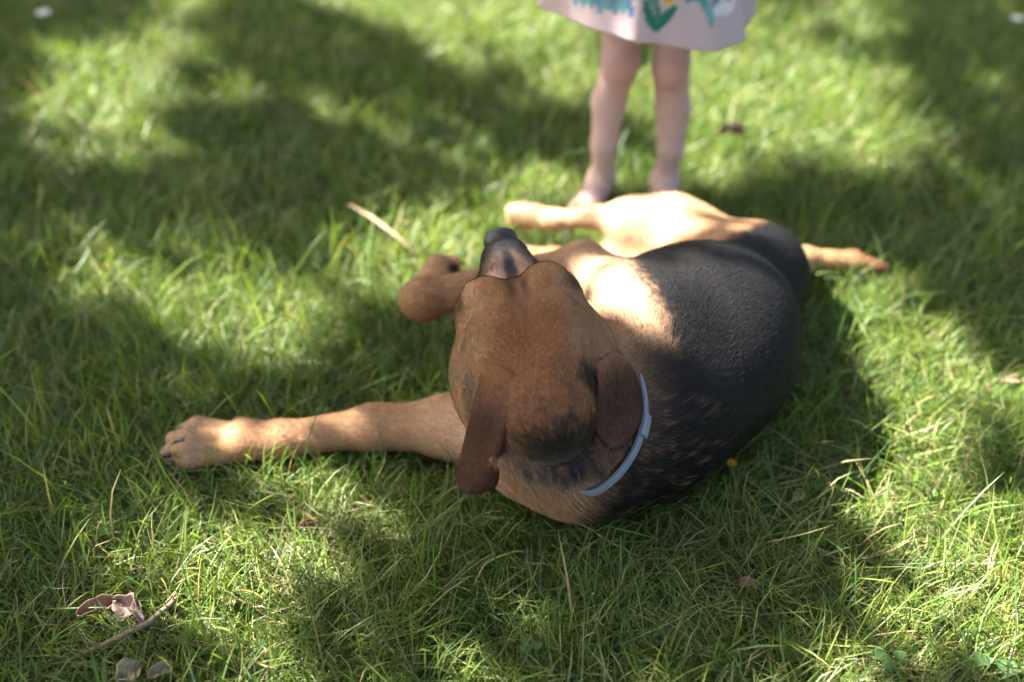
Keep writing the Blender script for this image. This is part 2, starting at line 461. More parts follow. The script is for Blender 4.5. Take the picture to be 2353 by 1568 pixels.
mzb = np.maximum(mzb, sstep(0.026, 0.034, np.abs(HL[:, 1]) + nz * 0.01))
mcol = lerp(np.array((0.125, 0.078, 0.055)), np.array((0.018, 0.016, 0.018)), mzb[:, None])
throat = sstep(-0.055, -0.075, HL[:, 2])[:, None]
mcol = lerp(mcol, np.array((0.20, 0.13, 0.08)), throat * (1 - mzb[:, None]))
col = lerp(col, mcol, mz[:, None])
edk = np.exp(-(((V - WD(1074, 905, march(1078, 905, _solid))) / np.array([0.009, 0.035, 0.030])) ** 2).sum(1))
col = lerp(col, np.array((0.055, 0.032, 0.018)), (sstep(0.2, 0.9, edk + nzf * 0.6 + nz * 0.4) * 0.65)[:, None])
rim = sstep(0.050, 0.060, np.abs(HL[:, 1]) + nzf * 0.004) * sstep(0.030, 0.050, HL[:, 0]) * sstep(0.100, 0.085, HL[:, 0]) * hw
col = lerp(col, np.array((0.045, 0.030, 0.022)), (rim * 0.75)[:, None])
mid = np.exp(-((HL[:, 1] - 0.002) / 0.006) ** 2) * sstep(-0.06, 0.0, HL[:, 0]) * hw
col = lerp(col, np.array((0.085, 0.038, 0.016)), (mid * 0.35)[:, None])
# dark eye rims
for s in (-1, 1):
    e = np.exp(-(((HL[:, 0] - 0.086) / 0.016) ** 2 + ((HL[:, 1] - s * 0.047) / 0.012) ** 2 + ((HL[:, 2] - 0.008) / 0.012) ** 2))
    col = lerp(col, np.array((0.015, 0.011, 0.010)), sstep(0.25, 0.6, e)[:, None])
blackc = np.array(BLK) * 1.0
col = lerp(col, blackc, np.clip(np.maximum(sad, nb), 0, 1)[:, None] * (1 - hw * 0.9)[:, None])
col = lerp(col, blackc, (pn * (1 - mz))[:, None])
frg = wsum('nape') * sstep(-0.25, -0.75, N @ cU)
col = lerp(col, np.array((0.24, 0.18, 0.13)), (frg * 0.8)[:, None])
flk = sstep(0.66, 0.8, noise3(V, 150)) * near_neck * np.maximum(nb, sad)
col = lerp(col, np.array((0.16, 0.09, 0.045)), (flk * 0.6)[:, None])
# pale underside of elbow and chest, dark tail tip, pads of the lifted paw
col = lerp(col, np.array((0.035, 0.022, 0.016)), (wsum('tailtip') * sstep(0.52, 0.57, V[:, 0]) * 0.8)[:, None])
pad = np.exp(-(((V - (PB + np.array([0.022, -0.002, 0.012]))) / np.array([0.016, 0.016, 0.018])) ** 2).sum(1))
col = lerp(col, np.array((0.02, 0.017, 0.018)), sstep(0.35, 0.7, pad)[:, None])
toe = sstep(-0.425, -0.455, V[:, 0]) * wsum('paw')
col = lerp(col, np.array((0.36, 0.24, 0.15)), (toe * 0.7)[:, None])
col = col * (1 + 0.22 * nz[:, None] + 0.15 * nzf[:, None])
col = np.clip(col, 0.004, 1)

coat_mat = material('short_coat', rough=0.6, spec=0.15, noise=(900, 0.25), bump=(700, 0.10, 0.002), sheen=0.0)
fur_mat = material('fur_hair', rough=0.55, spec=0.16)
dog_root = empty('dog', (0.2, 0.95, 0))
tag(dog_root, 'tan and black dog lying on its side on the lawn with its head raised', 'dog')
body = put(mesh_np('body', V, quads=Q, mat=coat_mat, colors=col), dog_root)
hx = sstep(-0.20, -0.14, HL[:, 0])
headmask = np.exp(-((V - HEAD_C) ** 2).sum(1) / 0.11 ** 2)
flen = 0.0085 + 0.007 * np.maximum(near_neck * (1 - hw), pn * 0.4) - 0.0030 * hw - 0.003 * wsum('muzzle', 'paw', 'paw2')
dens = 1.0 + 4.0 * sstep(0.3, 0.8, headmask) + 0.8 * near_neck
fv, fq, ft, fc = strands(V, Q, N, col * 1.12, flow, 240000, flen, 0.00052, dens, lift=0.13, jitter=0.22, seed=5, cvar=0.32)
fur = put(mesh_np('fur', fv, fq, ft, fur_mat, colors=fc), body)
tag(fur, kind='stuff')

def sdf_at(P):
    i = np.clip(np.round((P - GLO) / VOX).astype(int), 0, np.array(G.shape) - 1)
    inside = ((P > GLO) & (P < GLO + (np.array(G.shape) - 1) * VOX)).all(-1)
    return np.where(inside, G[i[..., 0], i[..., 1], i[..., 2]], 0.5)

# ears: limp flaps hanging from the skull
def flap(name, rows, thick, c0, c1, nfur, seed, fl=None):
    rows = np.array(rows, float)                    # rows x 4 points x 3 (world)
    R_, C_ = 22, 16
    def cat(P, t):
        n = len(P); i = min(int(t * (n - 1)), n - 2); f = t * (n - 1) - i
        p0, p1, p2, p3 = P[max(i - 1, 0)], P[i], P[i + 1], P[min(i + 2, n - 1)]
        return 0.5 * (2 * p1 + (p2 - p0) * f + (2 * p0 - 5 * p1 + 4 * p2 - p3) * f * f + (3 * p1 - p0 - 3 * p2 + p3) * f ** 3)
    S = np.array([[cat(np.array([cat(rows[:, c], r / (R_ - 1)) for c in range(rows.shape[1])]), q / (C_ - 1)) for q in range(C_)] for r in range(R_)])
    du = np.gradient(S, axis=0); dv = np.gradient(S, axis=1); nn = unit(np.cross(dv, du))
    if (nn[R_ // 2, C_ // 2] @ cV) < 0: nn = -nn
    vv = np.linspace(-1, 1, C_); uu = np.linspace(0, 1, R_)
    prof = np.sqrt(np.clip(1 - np.abs(vv) ** 4, 0.02, 1))[None, :] * np.sqrt(np.clip(1 - np.clip((uu - 0.9) / 0.1, 0, 1) ** 2, 0.02, 1))[:, None]
    top = S + nn * (thick / 2 * prof)[..., None]; bot = S - nn * (thick / 2 * prof)[..., None]
    Vv = np.concatenate([top.reshape(-1, 3), bot.reshape(-1, 3)])
    qs = []
    o = R_ * C_
    for r in range(R_ - 1):
        for q in range(C_ - 1):
            a = r * C_ + q; qs.append((a, a + 1, a + C_ + 1, a + C_)); qs.append((o + a, o + a + C_, o + a + C_ + 1, o + a + 1))
    for r in range(R_ - 1):
        for q in (0, C_ - 1):
            a = r * C_ + q; qs.append((a, a + C_, o + a + C_, o + a) if q == 0 else (a + C_, a, o + a, o + a + C_))
    for q in range(C_ - 1):
        a = (R_ - 1) * C_ + q; qs.append((a, a + 1, o + a + 1, o + a))
        a = q; qs.append((a + 1, a, o + a, o + a + 1))
    qs = np.array(qs)
    # make faces of the top side face outwards
    f0 = qs[0]; n0 = np.cross(Vv[f0[2]] - Vv[f0[0]], Vv[f0[3]] - Vv[f0[1]])
    if n0 @ nn[0, 0] < 0: qs = qs[:, ::-1]
    Nn = vnormals(Vv, qs)
    g = np.tile(np.repeat(uu, C_), 2)[:, None]
    cc = lerp(np.array(c0), np.array(c1), sstep(0.05, 0.35, g)) * (1 + 0.5 * (noise3(Vv, 70)[:, None] - 0.5))
    edge = np.tile(np.abs(np.tile(vv, R_)), 2)[:, None]
    cc = cc * (1 - 0.25 * sstep(0.75, 1.0, edge))
    fdir = np.concatenate([unit(du).reshape(-1, 3)] * 2)
    e = put(mesh_np(name, Vv, quads=qs, mat=coat_mat, colors=cc), dog_root)
    a = strands(Vv, qs, Nn, cc * 1.1, fdir, nfur, 0.0062, 0.00045, None, lift=0.12, seed=seed, cvar=0.3)
    f = put(mesh_np('fur', a[0], a[1], a[2], fur_mat, colors=a[3]), e); tag(f, kind='stuff')
    return e
d0 = (HEAD_C - np.array([0, 0, CAM_H])) @ cF
le = [[(1108, 818, .012), (1140, 832, -.012), (1178, 852, -.016), (1214, 885, -.006)],
      [(1100, 880, .012), (1130, 895, -.016), (1160, 915, -.024), (1196, 930, -.012)],
      [(1082, 950, .012), (1108, 955, -.016), (1140, 970, -.026), (1168, 985, -.014)],
      [(1062, 1035, .016), (1090, 1040, -.010), (1122, 1045, -.020), (1150, 1050, -.008)],
      [(1049, 1095, .020), (1078, 1110, .000), (1110, 1112, -.008), (1146, 1098, .000)],
      [(1058, 1122, .022), (1080, 1133, .008), (1108, 1128, .000), (1138, 1117, .004)]]
re = [[(1362, 842, -.006), (1382, 822, -.004), (1402, 812, .008), (1424, 822, .03)],
      [(1374, 872, -.024), (1402, 850, -.030), (1432, 842, -.006), (1452, 850, .022)],
      [(1374, 915, -.030), (1404, 900, -.036), (1440, 892, -.014), (1472, 905, .016)],
      [(1370, 965, -.032), (1402, 960, -.038), (1440, 950, -.018), (1476, 952, .012)],
      [(1372, 995, -.030), (1400, 1005, -.034), (1432, 1005, -.020), (1462, 990, .004)],
      [(1392, 1020, -.026), (1408, 1030, -.026), (1424, 1030, -.020), (1440, 1020, -.010)]]
def hit(x, y):
    dd = np.arange(0.75, 1.35, 0.002); P = np.array([0, 0, CAM_H]) + ray(x, y) * dd[:, None]
    ins = sdf_at(P) < 0
    return dd[np.argmax(ins)] if ins.any() else 9.0
def cv(rows, off):
    out = []
    for i, r in enumerate(rows):
        q = []
        for j, (x, y, dz) in enumerate(r):
            d = d0 + off + dz; s_ = hit(x, y); edge = j in (0, 3)
            d = s_ + (0.005 if edge else 0.001) if (i == 0 and s_ < 5) else min(d, s_ - ((0.003 if edge else 0.008) if i == 1 else 0.010))
            q.append(d)
        out.append(q)
    A = np.array(out)
    for _ in range(2):
        B = A.copy(); B[1:-1] = (A[:-2] + 2 * A[1:-1] + A[2:]) / 4; A = np.minimum(B, A + 0.004)
        B = A.copy(); B[:, 1:-1] = (A[:, :-2] + 2 * A[:, 1:-1] + A[:, 2:]) / 4; A = np.minimum(B, A + 0.002)
    return [[WD(x, y, A[i, j]) for j, (x, y, dz) in enumerate(r)] for i, r in enumerate(rows)]
flap('ear', cv(le, 0.012), 0.008, RED, EARB, 9000, 11)
flap('ear', cv(re, 0.020), 0.008, (0.16, 0.08, 0.04), EARB, 9000, 12)

# nose leather with nostrils, eyes, claws
nose_p = [Prim(hd(0.176, 0, -0.026), 0, ell=(HAX, (0.015 * HS, 0.0200 * HS, 0.0150 * HS)), k=0.006),
          Prim(hd(0.170, 0, -0.037), 0, ell=(HAX, (0.016 * HS, 0.017 * HS, 0.014 * HS)), k=0.010)]
for s in (-1, 1): nose_p.append(Prim(hd(0.196, s * 0.010, -0.025), 0.0042, hd(0.180, s * 0.019, -0.027), 0.003, k=0.004, sub=True))
g2, l2 = build_sdf(nose_p, 0.0014, 0.006)
v2, q2 = surface_nets(g2, l2, 0.0014); v2 = smooth_mesh(v2, q2, 2)
nose_mat = material('nose_leather', rough=0.38, spec=0.5, color=(0.013, 0.013, 0.016), use_attr=False, bump=(900, 0.4, 0.001))
put(mesh_np('nose', v2, quads=q2, mat=nose_mat), dog_root)
eye_mat = material('eye', rough=0.08, spec=0.6, color=(0.02, 0.010, 0.005), use_attr=False)
def lathe(name, pts, mat, seg=14, parent=None):
    """pts: list of (centre, axis, radius) rings"""
    Vv, qs = [], []
    for (c, ax, r) in pts:
        ax = unit(ax); a = unit(np.cross(ax, [0.31, 0.17, 0.93])); b = np.cross(ax, a)
        for k in range(seg):
            t = TAU * k / seg; Vv.append(c + r * (math.cos(t) * a + math.sin(t) * b))
    for i in range(len(pts) - 1):
        for k in range(seg):
            qs.append((i * seg + k, i * seg + (k + 1) % seg, (i + 1) * seg + (k + 1) % seg, (i + 1) * seg + k))
    o = mesh_np(name, np.array(Vv), quads=np.array(qs), mat=mat)
    return put(o, parent) if parent else o
for s in (-1, 1):
    c = hd(0.080, s * 0.0425, 0.007)
    lathe('eye', [(c + hN * 0.0115 * math.cos(t), hN, max(0.0115 * math.sin(t), 1e-4)) for t in np.linspace(0, math.pi, 9)], eye_mat, 14, dog_root)
claw_mat = material('claw_horn', rough=0.3, spec=0.5, color=(0.016, 0.014, 0.015), use_attr=False)
def claw(p, d, L=0.017, r=0.0042):
    d = unit(d); dn = np.array([0, 0, -1.0])
    lathe('claw', [(p + d * L * t + dn * L * 0.35 * t * t, d + dn * 0.7 * t, max(r * (1 - t ** 1.6), 2e-4)) for t in np.linspace(0, 1, 6)], claw_mat, 9, dog_root)
lft = np.array([-1.0, 0.0, 0.1])
claw(W(425, 1010, 0.048), lft + np.array([0, 0.02, -0.25]), 0.019)
claw(W(418, 988, 0.044), lft, 0.012)
claw(W(392, 1045, 0.036), lft + np.array([0, -0.15, 0]), 0.017)
claw(W(400, 1066, 0.022), lft, 0.014)
claw(W(558, 967, 0.042), np.array([-1, 0.2, 0.4]), 0.013)
for i in range(4):
    o = (i - 1.5) * 0.014
    claw(PB + np.array([0.027, 0.021, o * 1.1 - 0.008]), (1, 0.5, -0.3), 0.013, 0.0036)
for i in range(4):
    claw(W(1176, 484 + i * 8, 0.084 - i * 0.007), lft, 0.012, 0.0036)

# collar: grey-blue plastic band round the neck
pA, pB, pC = [WD(x, y, NECK_HITS[(x, y)]) for (x, y) in ((1472, 972), (1345, 1130), (1150, 1068))]
cen = (NK1 + hd(-0.055, 0, -0.03)) / 2
cn = unit(np.cross(pA - pB, pC - pB))
cen = cen - cn * ((cen - pB) @ cn)
ca = unit(pA - cen); cb = np.cross(cn, ca)
pts = []
for k in range(72):
    t = TAU * k / 72; dr = math.cos(t) * ca + math.sin(t) * cb
    ss = np.arange(0.015, 0.16, 0.001)
    dd = point_sdf(cen + ss[:, None] * dr, [p for p in dog if not p.sub and p.tag not in ('nape', 'leg', 'arm', 'trunk', 'belly')])
    out = np.argmax(dd > 0.002) if (dd > 0.002).any() else 60
    pts.append(min(ss[out], 0.125))
pts = np.array(pts)
for _ in range(6): pts = np.maximum(pts, (np.roll(pts, 1) + np.roll(pts, -1)) / 2 * 0.999)
for _ in range(3): pts = (pts + np.roll(pts, 1) + np.roll(pts, -1)) / 3
_k = np.arange(72)
pts = pts - 0.030 * sstep(40, 44, _k) * sstep(60, 52, _k) + 0.0012
def band(name, rr, half, th, mat, t0=0, t1=72, closed=True):
    Vv, qs = [], []
    n = t1 - t0
    prof = [(-1, 0), (-1, 0.8), (-0.85, 1), (-0.5, 1.0), (-0.4, 0.86), (-0.3, 1.0), (0.3, 1.0), (0.4, 0.86), (0.5, 1.0), (0.85, 1), (1, 0.8), (1, 0)]
    for k in range(t0, t1):
        t = TAU * (k % 72) / 72; dr = math.cos(t) * ca + math.sin(t) * cb
        for (a, b) in prof: Vv.append(cen + dr * (rr[k % 72] + b * th) + cn * a * half)
    m = len(prof)
    for k in range(n if closed else n - 1):
        for j in range(m):
            a = k * m + j; b = k * m + (j + 1) % m; c = ((k + 1) % n) * m
            qs.append((a, b, c + (j + 1) % m, c + j))
    return mesh_np(name, np.array(Vv), quads=np.array(qs), mat=mat, smooth=False)
collar_mat = material('collar_plastic', rough=0.42, spec=0.5, color=(0.19, 0.215, 0.255), use_attr=False, noise=(60, 0.12))
col_root = empty('collar', tuple(cen))
tag(col_root, 'thin grey-blue plastic collar round the neck of the dog', 'collar')
put(band('strap', pts, 0.0054, 0.0038, collar_mat), col_root)
put(band('buckle', pts + 0.001, 0.0068, 0.0058, collar_mat, 70, 74, False), col_root)

# ================================================================== THE CHILD
SKIN = (0.54, 0.36, 0.32); KNEE = (0.42, 0.20, 0.155)
kid = []
def kc(a, ra, b, rb, k=0.02, col=SKIN, tagn=''): kid.append(Prim(a, ra, b, rb, k, col, tagn=tagn))
CY = 1.470
def KP(x, y, Y):                    # pixel -> point in the upright plane at distance Y
    d = ray(x, y); return np.array([0, 0, CAM_H]) + d * (Y / d[1])
legs = [dict(hip=KP(1424, -60, CY + 0.01), knee=KP(1427, 140, CY - 0.012), calf=KP(1399, 235, CY + 0.012), low=KP(1388, 330, CY + 0.006), ank=KP(1385, 402, CY + 0.012), ball=W(1352, 466, 0.016), toe=W(1342, 482, 0.012), w=(0.033, 0.0300, 0.0275, 0.0215, 0.0185)),
        dict(hip=KP(1556, -60, CY + 0.01), knee=KP(1542, 152, CY - 0.012), calf=KP(1546, 248, CY + 0.012), low=KP(1540, 340, CY + 0.006), ank=KP(1530, 408, CY + 0.012), ball=W(1527, 472, 0.016), toe=W(1527, 490, 0.012), w=(0.033, 0.0290, 0.0280, 0.0215, 0.0185))]
for L in legs:
    w = L['w']
    hip = L['hip'].copy(); hip[2] = 0.46
    kc(hip, w[0], L['knee'] + np.array([0, 0.004, 0.0]), w[1], 0.008)
    kc(L['knee'] + np.array([0, -0.010, 0.010]), w[1] - 0.008, L['knee'] + np.array([0, -0.009, -0.012]), w[1] - 0.010, 0.012, KNEE, 'knee')
    kc(L['knee'], w[1] - 0.001, L['calf'], w[2], 0.010)
    kc(L['calf'], w[2], L['low'], w[3], 0.010)
    kc(L['low'], w[3], L['ank'], w[4], 0.010)
    heel = L['ank'].copy(); heel[2] = 0.020; heel[1] += 0.016
    kc(L['ank'], w[4], heel, 0.019, 0.015)
    dirf = unit((L['ball'] - heel) * np.array([1, 1, 0])); side = np.array([-dirf[1], dirf[0], 0])
    kc(heel, 0.0185, L['ball'], 0.0165, 0.02)
    kc(L['ank'] + np.array([0, 0, -0.012]), 0.019, L['ball'], 0.0150, 0.02)
    kc(L['ball'] - side * 0.013, 0.0125, L['ball'] + side * 0.013, 0.0125, 0.012)
    for i, o in enumerate((-0.022, -0.009, 0.002, 0.012, 0.021)):
        big = i == (0 if L is legs[0] else 4)
        st = L['ball'] + side * o * 0.8
        kc(st, 0.0085 if big else 0.007, st + dirf * (0.026 if big else 0.022 - abs(o) * 0.2) + side * o * 0.2 + np.array([0, 0, -0.004]), 0.0075 if big else 0.006, 0.004)
CX = (legs[0]['hip'][0] + legs[1]['hip'][0]) / 2
C = lambda x, y, z: np.array([CX + x, CY + y, z])
kc(C(-0.035, 0.01, 0.48), 0.065, C(0.035, 0.01, 0.48), 0.065, 0.03)
kc(C(0, 0.01, 0.50), 0.080, C(0, 0.005, 0.66), 0.078, 0.04)
kc(C(-0.075, 0.005, 0.715), 0.036, C(0.075, 0.005, 0.715), 0.036, 0.03)
kc(C(0, 0.005, 0.70), 0.034, C(0, 0.0, 0.78), 0.030, 0.02)
for s in (-1, 1):
    kc(C(s * 0.10, 0.005, 0.70), 0.029, C(s * 0.135, 0.0, 0.58), 0.023, 0.02)
    kc(C(s * 0.135, 0.0, 0.58), 0.022, C(s * 0.120, -0.06, 0.485), 0.0165, 0.012)
    pm = C(s * 0.116, -0.078, 0.455)
    kc(C(s * 0.120, -0.06, 0.485), 0.0155, pm, 0.0165, 0.01)
    for i in range(4): kc(pm + np.array([(i - 1.5) * 0.009, -0.004, -0.012]), 0.0058, pm + np.array([(i - 1.5) * 0.009, 0.004 - 0.002 * i, -0.042 + 0.003 * abs(i - 1.3)]), 0.0045, 0.003)
    kc(pm + np.array([-s * 0.014, -0.004, 0.004]), 0.006, pm + np.array([-s * 0.026, -0.012, -0.018]), 0.0048, 0.004)
HC = C(0, -0.004, 0.865)
kid.append(Prim(HC + np.array([0, 0.012, 0.012]), 0, ell=(np.eye(3), (0.066, 0.078, 0.076)), k=0.03, col=SKIN))
kc(HC + np.array([0, -0.022, -0.030]), 0.050, HC + np.array([0, -0.040, -0.058]), 0.026, 0.03)
kc(HC + np.array([0, -0.074, -0.002]), 0.006, HC + np.array([0, -0.082, -0.018]), 0.009, 0.008)
for s in (-1, 1):
    kc(HC + np.array([s * 0.036, -0.052, -0.026]), 0.018, HC + np.array([s * 0.030, -0.054, -0.030]), 0.018, 0.02)
    kid.append(Prim(HC + np.array([s * 0.066, 0.012, -0.010]), 0, ell=(np.eye(3), (0.007, 0.012, 0.018)), k=0.008, col=SKIN))
    kid.append(Prim(HC + np.array([s * 0.025, -0.074, 0.004]), 0.010, k=0.010, col=SKIN, sub=True))
kc(HC + np.array([-0.014, -0.070, -0.041]), 0.0048, HC + np.array([0.014, -0.070, -0.041]), 0.0048, 0.005, (0.5, 0.2, 0.17))
kg, kl = build_sdf(kid, 0.0036, 0.02)
kv, kq = surface_nets(kg, kl, 0.0036); kv = smooth_mesh(kv, kq, 3)
kcol, _, _, _ = blend_attr(kid, kv, 0.006)
kcol = kcol * (1 + 0.10 * (noise3(kv, 60) - 0.5))[:, None]
skin_mat = material('skin', rough=0.5, spec=0.35, sss=0.25, noise=(300, 0.05))
person = empty('person', (CX, CY, 0))
tag(person, 'barefoot person in a pale pink dress standing behind the dog', 'person')
put(mesh_np('body', kv, quads=kq, mat=skin_mat, colors=kcol), person)
eyew = material('eye_white', rough=0.15, color=(0.7, 0.7, 0.68), use_attr=False)
for s in (-1, 1):
    c = HC + np.array([s * 0.025, -0.061, 0.003])
    lathe('eye', [(c + np.array([0, -1, 0]) * 0.010 * math.cos(t), (0, -1, 0), max(0.010 * math.sin(t), 1e-4)) for t in np.linspace(0, math.pi, 9)], eyew, 12, person)
    lathe('iris', [(c + np.array([0, -0.0075, 0]), (0, -1, 0), 0.0066), (c + np.array([0, -0.0104, 0]), (0, -1, 0), 0.0058), (c + np.array([0, -0.0108, 0]), (0, -1, 0), 1e-4)], eye_mat, 12, person)
hp = [Prim(HC + np.array([0, 0.024, 0.022]), 0, ell=(np.eye(3), (0.074, 0.080, 0.080)), k=0.02), Prim(HC + np.array([0, 0.055, -0.02]), 0.055, HC + np.array([0, 0.062, -0.13]), 0.040, k=0.03),
      Prim(HC + np.array([0, -0.095, -0.050]), 0.072, k=0.01, sub=True)]
hg, hl = build_sdf(hp, 0.004); hv, hq = surface_nets(hg, hl, 0.004); hv = smooth_mesh(hv, hq, 2)
hair_mat = material('hair', rough=0.45, color=(0.16, 0.085, 0.035), use_attr=False, noise=(120, 0.4), bump=(160, 0.8, 0.006))
put(mesh_np('hair', hv, quads=hq, mat=hair_mat), person)

# dress: flared, gathered, with a printed border of leaves, flowers and blue plants
nT, nZ = 260, 110
HEMZ = 0.345; DCX = CX + 0.001
prof_z = np.array([0, 0.30, 0.52, 0.75, 0.92, 1.0]); prof_r = np.array([0.158, 0.128, 0.100, 0.102, 0.090, 0.060])
th = np.linspace(0, TAU, nT, endpoint=False); vz = np.linspace(0, 1, nZ)
TH, VZ = np.meshgrid(th, vz, indexing='ij')
RR = np.interp(VZ, prof_z, prof_r)
RR = RR * (1 + (1 - VZ) ** 1.5 * (0.035 * np.sin(6 * TH + 0.6) + 0.02 * np.sin(11 * TH + 2) + 0.012 * np.sin(17 * TH)))
hz_ = HEMZ + 0.006 * np.sin(3 * TH + 1.2) * (1 - VZ) - 0.005 * np.sin(TH * 1 + 3.6) * (1 - VZ) - 0.020 * np.cos(TH) * (1 - VZ)
ZZ = hz_ + VZ * (0.735 - HEMZ)
DV = np.stack([DCX + RR * np.cos(TH) * 1.02, CY + 0.01 + RR * np.sin(TH) * 0.95, ZZ], -1)
qi, qj = np.meshgrid(np.arange(nT), np.arange(nZ - 1), indexing='ij')
DQ = np.stack([qi * nZ + qj, ((qi + 1) % nT) * nZ + qj, ((qi + 1) % nT) * nZ + qj + 1, qi * nZ + qj + 1], -1).reshape(-1, 4)
DVf = DV.reshape(-1, 3)
dcol = np.tile(np.array((0.60, 0.465, 0.455)), (len(DVf), 1)) * (1 + 0.06 * (noise3(DVf, 40) - 0.5))[:, None]
# flat print, laid out on the front panel in (x, z) metres
YF = CY - 0.135
fx = lambda x, y: KP(x, y, YF)[[0, 2]]
P2 = DVf[:, [0, 2]]; front = DVf[:, 1] < CY - 0.02
def stroke(pts, w0, w1, c):
    global dcol
    pts = [fx(*p) for p in pts]; n = len(pts) - 1
    for i in range(n):
        a, b = pts[i], pts[i + 1]; ba = b - a; t = np.clip((P2 - a) @ ba / (ba @ ba), 0, 1)
        d = np.linalg.norm(P2 - a - t[:, None] * ba, axis=1); tt_ = (i + t) / n
        wd = lerp(w0, w1, tt_) * 0.00062 * (0.55 + 1.7 * tt_ * (1 - tt_))
        m = (sstep(1.15, 0.8, d / wd) * front)[:, None]
        dcol = lerp(dcol, np.array(c), m)
GRN = (0.025, 0.20, 0.13); TEAL = (0.16, 0.34, 0.36); BLU = (0.13, 0.24, 0.36); YEL = (0.72, 0.40, 0.05)
stroke([(1508, 70), (1494, 45), (1482, 8)], 11, 11, GRN); stroke([(1508, 70), (1528, 50), (1552, 28)], 13, 13, GRN)
stroke([(1510, 60), (1512, 30), (1505, -20)], 7, 7, (0.10, 0.22, 0.16)); stroke([(1508, 20), (1498, -10)], 12, 12, (0.12, 0.27, 0.22))
stroke([(1540, 8), (1542, -8)], 24, 24, YEL); stroke([(1528, -14), (1556, -14)], 18, 18, YEL)
for i, x in enumerate(range(1326, 1450, 12)):
    stroke([(x + 6 * math.sin(i * 2.1), 42 - 10 * abs(math.sin(i * 1.3))), (x + 3, 20), (x + 8 * math.sin(i), -18)], 8, 6, BLU if i % 3 == 1 else TEAL)
stroke([(1585, 12), (1602, 4), (1620, 14), (1632, 40), (1640, 70)], 10, 9, (0.10, 0.32, 0.30)); stroke([(1646, 44), (1650, 20), (1640, -10)], 10, 9, TEAL)
stroke([(1640, 64), (1632, 30)], 9, 9, (0.22, 0.42, 0.42)); stroke([(1655, 40), (1685, 44), (1700, 34)], 20, 12, (0.80, 0.74, 0.76)); stroke([(1668, 12), (1682, 8), (1690, 26)], 9, 14, (0.22, 0.16, 0.14))
stroke([(1640, 2), (1668, -4)], 10, 8, (0.20, 0.38, 0.34))
for k_, (a, b) in enumerate(((1275, -5), (1300, 5), (1462, -4), (1575, -8), (1712, -6))): stroke([(a, b), (a + 6, b - 25)], 9, 9, TEAL if k_ % 2 else GRN)
dress_mat = material('dress_cotton', rough=0.85, spec=0.15, trans=0.22, bump=(350, 0.3, 0.002))
for n_ in dress_mat.node_tree.nodes:
    if n_.type == 'VECT_MATH': n_.inputs[1].default_value = (1.0, 0.95, 0.92)
dress = put(mesh_np('dress', DVf, quads=DQ, mat=dress_mat, colors=dcol), person)
sol = dress.modifiers.new('cloth', 'SOLIDIFY'); sol.thickness = 0.0015; sol.offset = 0
for s in (-1, 1):
    pts_ = [(C(s * 0.085, 0.005, 0.705) + t * (C(s * 0.122, 0.002, 0.625) - C(s * 0.085, 0.005, 0.705)), C(s * 0.122, 0.002, 0.625) - C(s * 0.085, 0.005, 0.705), r) for t, r in ((0, 0.034), (0.3, 0.044), (0.7, 0.043), (1.0, 0.036))]
    m_ = bpy.data.materials.get('dress_plain') or material('dress_plain', rough=0.85, spec=0.15, color=(0.60, 0.465, 0.455), use_attr=False)
    lathe('sleeve', pts_, m_, 22, person)

# ================================================================== THE TREE THAT SHADES THE LAWN
# share of the crown left open towards the sun over each stretch of lawn (columns 0..2353, rows 0..1568 of the photograph, in tenths)
SUNMAP = [[int(c) for c in row] for row in (
 '1345433987766644', '1456544765586422', '1898425323899522', '1257312212567433', '2333221338345544', '2333345989333433',
 '4577668998443832', '6589553433333762', '1122333322222986', '1112222222222753', '1111222222223995', '1233479322224886',
 '1455544323334776', '1566544323334555', '1566643322334455')]
SUNMAP = np.array(SUNMAP) / 10.0
# sun flecks that reach the dog and the brightest flecks: (pixel x, pixel y, height, half width m, half depth m, openness)
SPOTS = [
 (1350, 452, 0.03, .035, .04, 1), (1250, 490, 0.08, .08, .04, 1), (1110, 20, 0, .26, .2, 1), (290, 210, 0, .12, .15, 1), (380, 110, 0, .12, .08, .7), (1780, 180, 0, .24, .13, 1), (1960, 290, 0, .16, .08, .9), (1330, 200, 0, .06, .14, .9), (1480, 230, 0, .04, .1, .9), (1200, 420, 0, .06, .05, 1), (1060, 530, 0, .14, .06, 1), (930, 610, 0, .08, .05, .9), (320, 650, 0, .08, .06, 1), (480, 660, 0, .07, .05, .9), (700, 600, 0, .06, .035, .8), (150, 690, 0, .05, .04, .7), (2040, 1030, 0, .13, .08, 1), (2150, 1150, 0, .10, .07, .9), (1930, 1120, 0, .06, .05, .8), (2180, 800, 0, .07, .07, 1), (1950, 645, 0, .06, .03, 1), (2180, 1280, 0, .08, .05, .7), (760, 1150, 0, .07, .03, 1), (850, 1190, 0, .05, .03, .7), (430, 1420, 0, .07, .04, .7),
 # on the dog
 (1350, 635, .20, .085, .06, .65), (1420, 720, .20, .065, .06, .65), (1460, 790, .20, .06, .05, .6), (1490, 870, .20, .05, .05, .6), (1450, 490, .12, .22, .08, .85), (1230, 490, .08, .07, .04, 1), (1600, 640, .23, .10, .06, .7), (1620, 700, .24, .07, .05, .6), (1760, 560, .13, .06, .05, .5), (1760, 740, .19, .05, .04, .5), (1950, 590, .04, .09, .04, .9),
 (880, 955, .06, .11, .035, .55), (620, 990, .05, .08, .03, .5), (450, 1005, .05, .06, .03, .35),
]
SX = -SUN_DIR[0] / SUN_DIR[2]; SY = -SUN_DIR[1] / SUN_DIR[2]
def sunfoot(p): return np.array([p[0] + SX * p[2], p[1] + SY * p[2]])
SPT = [(*sunfoot(W(x, y, z)), a, b, o) for (x, y, z, a, b, o) in SPOTS]
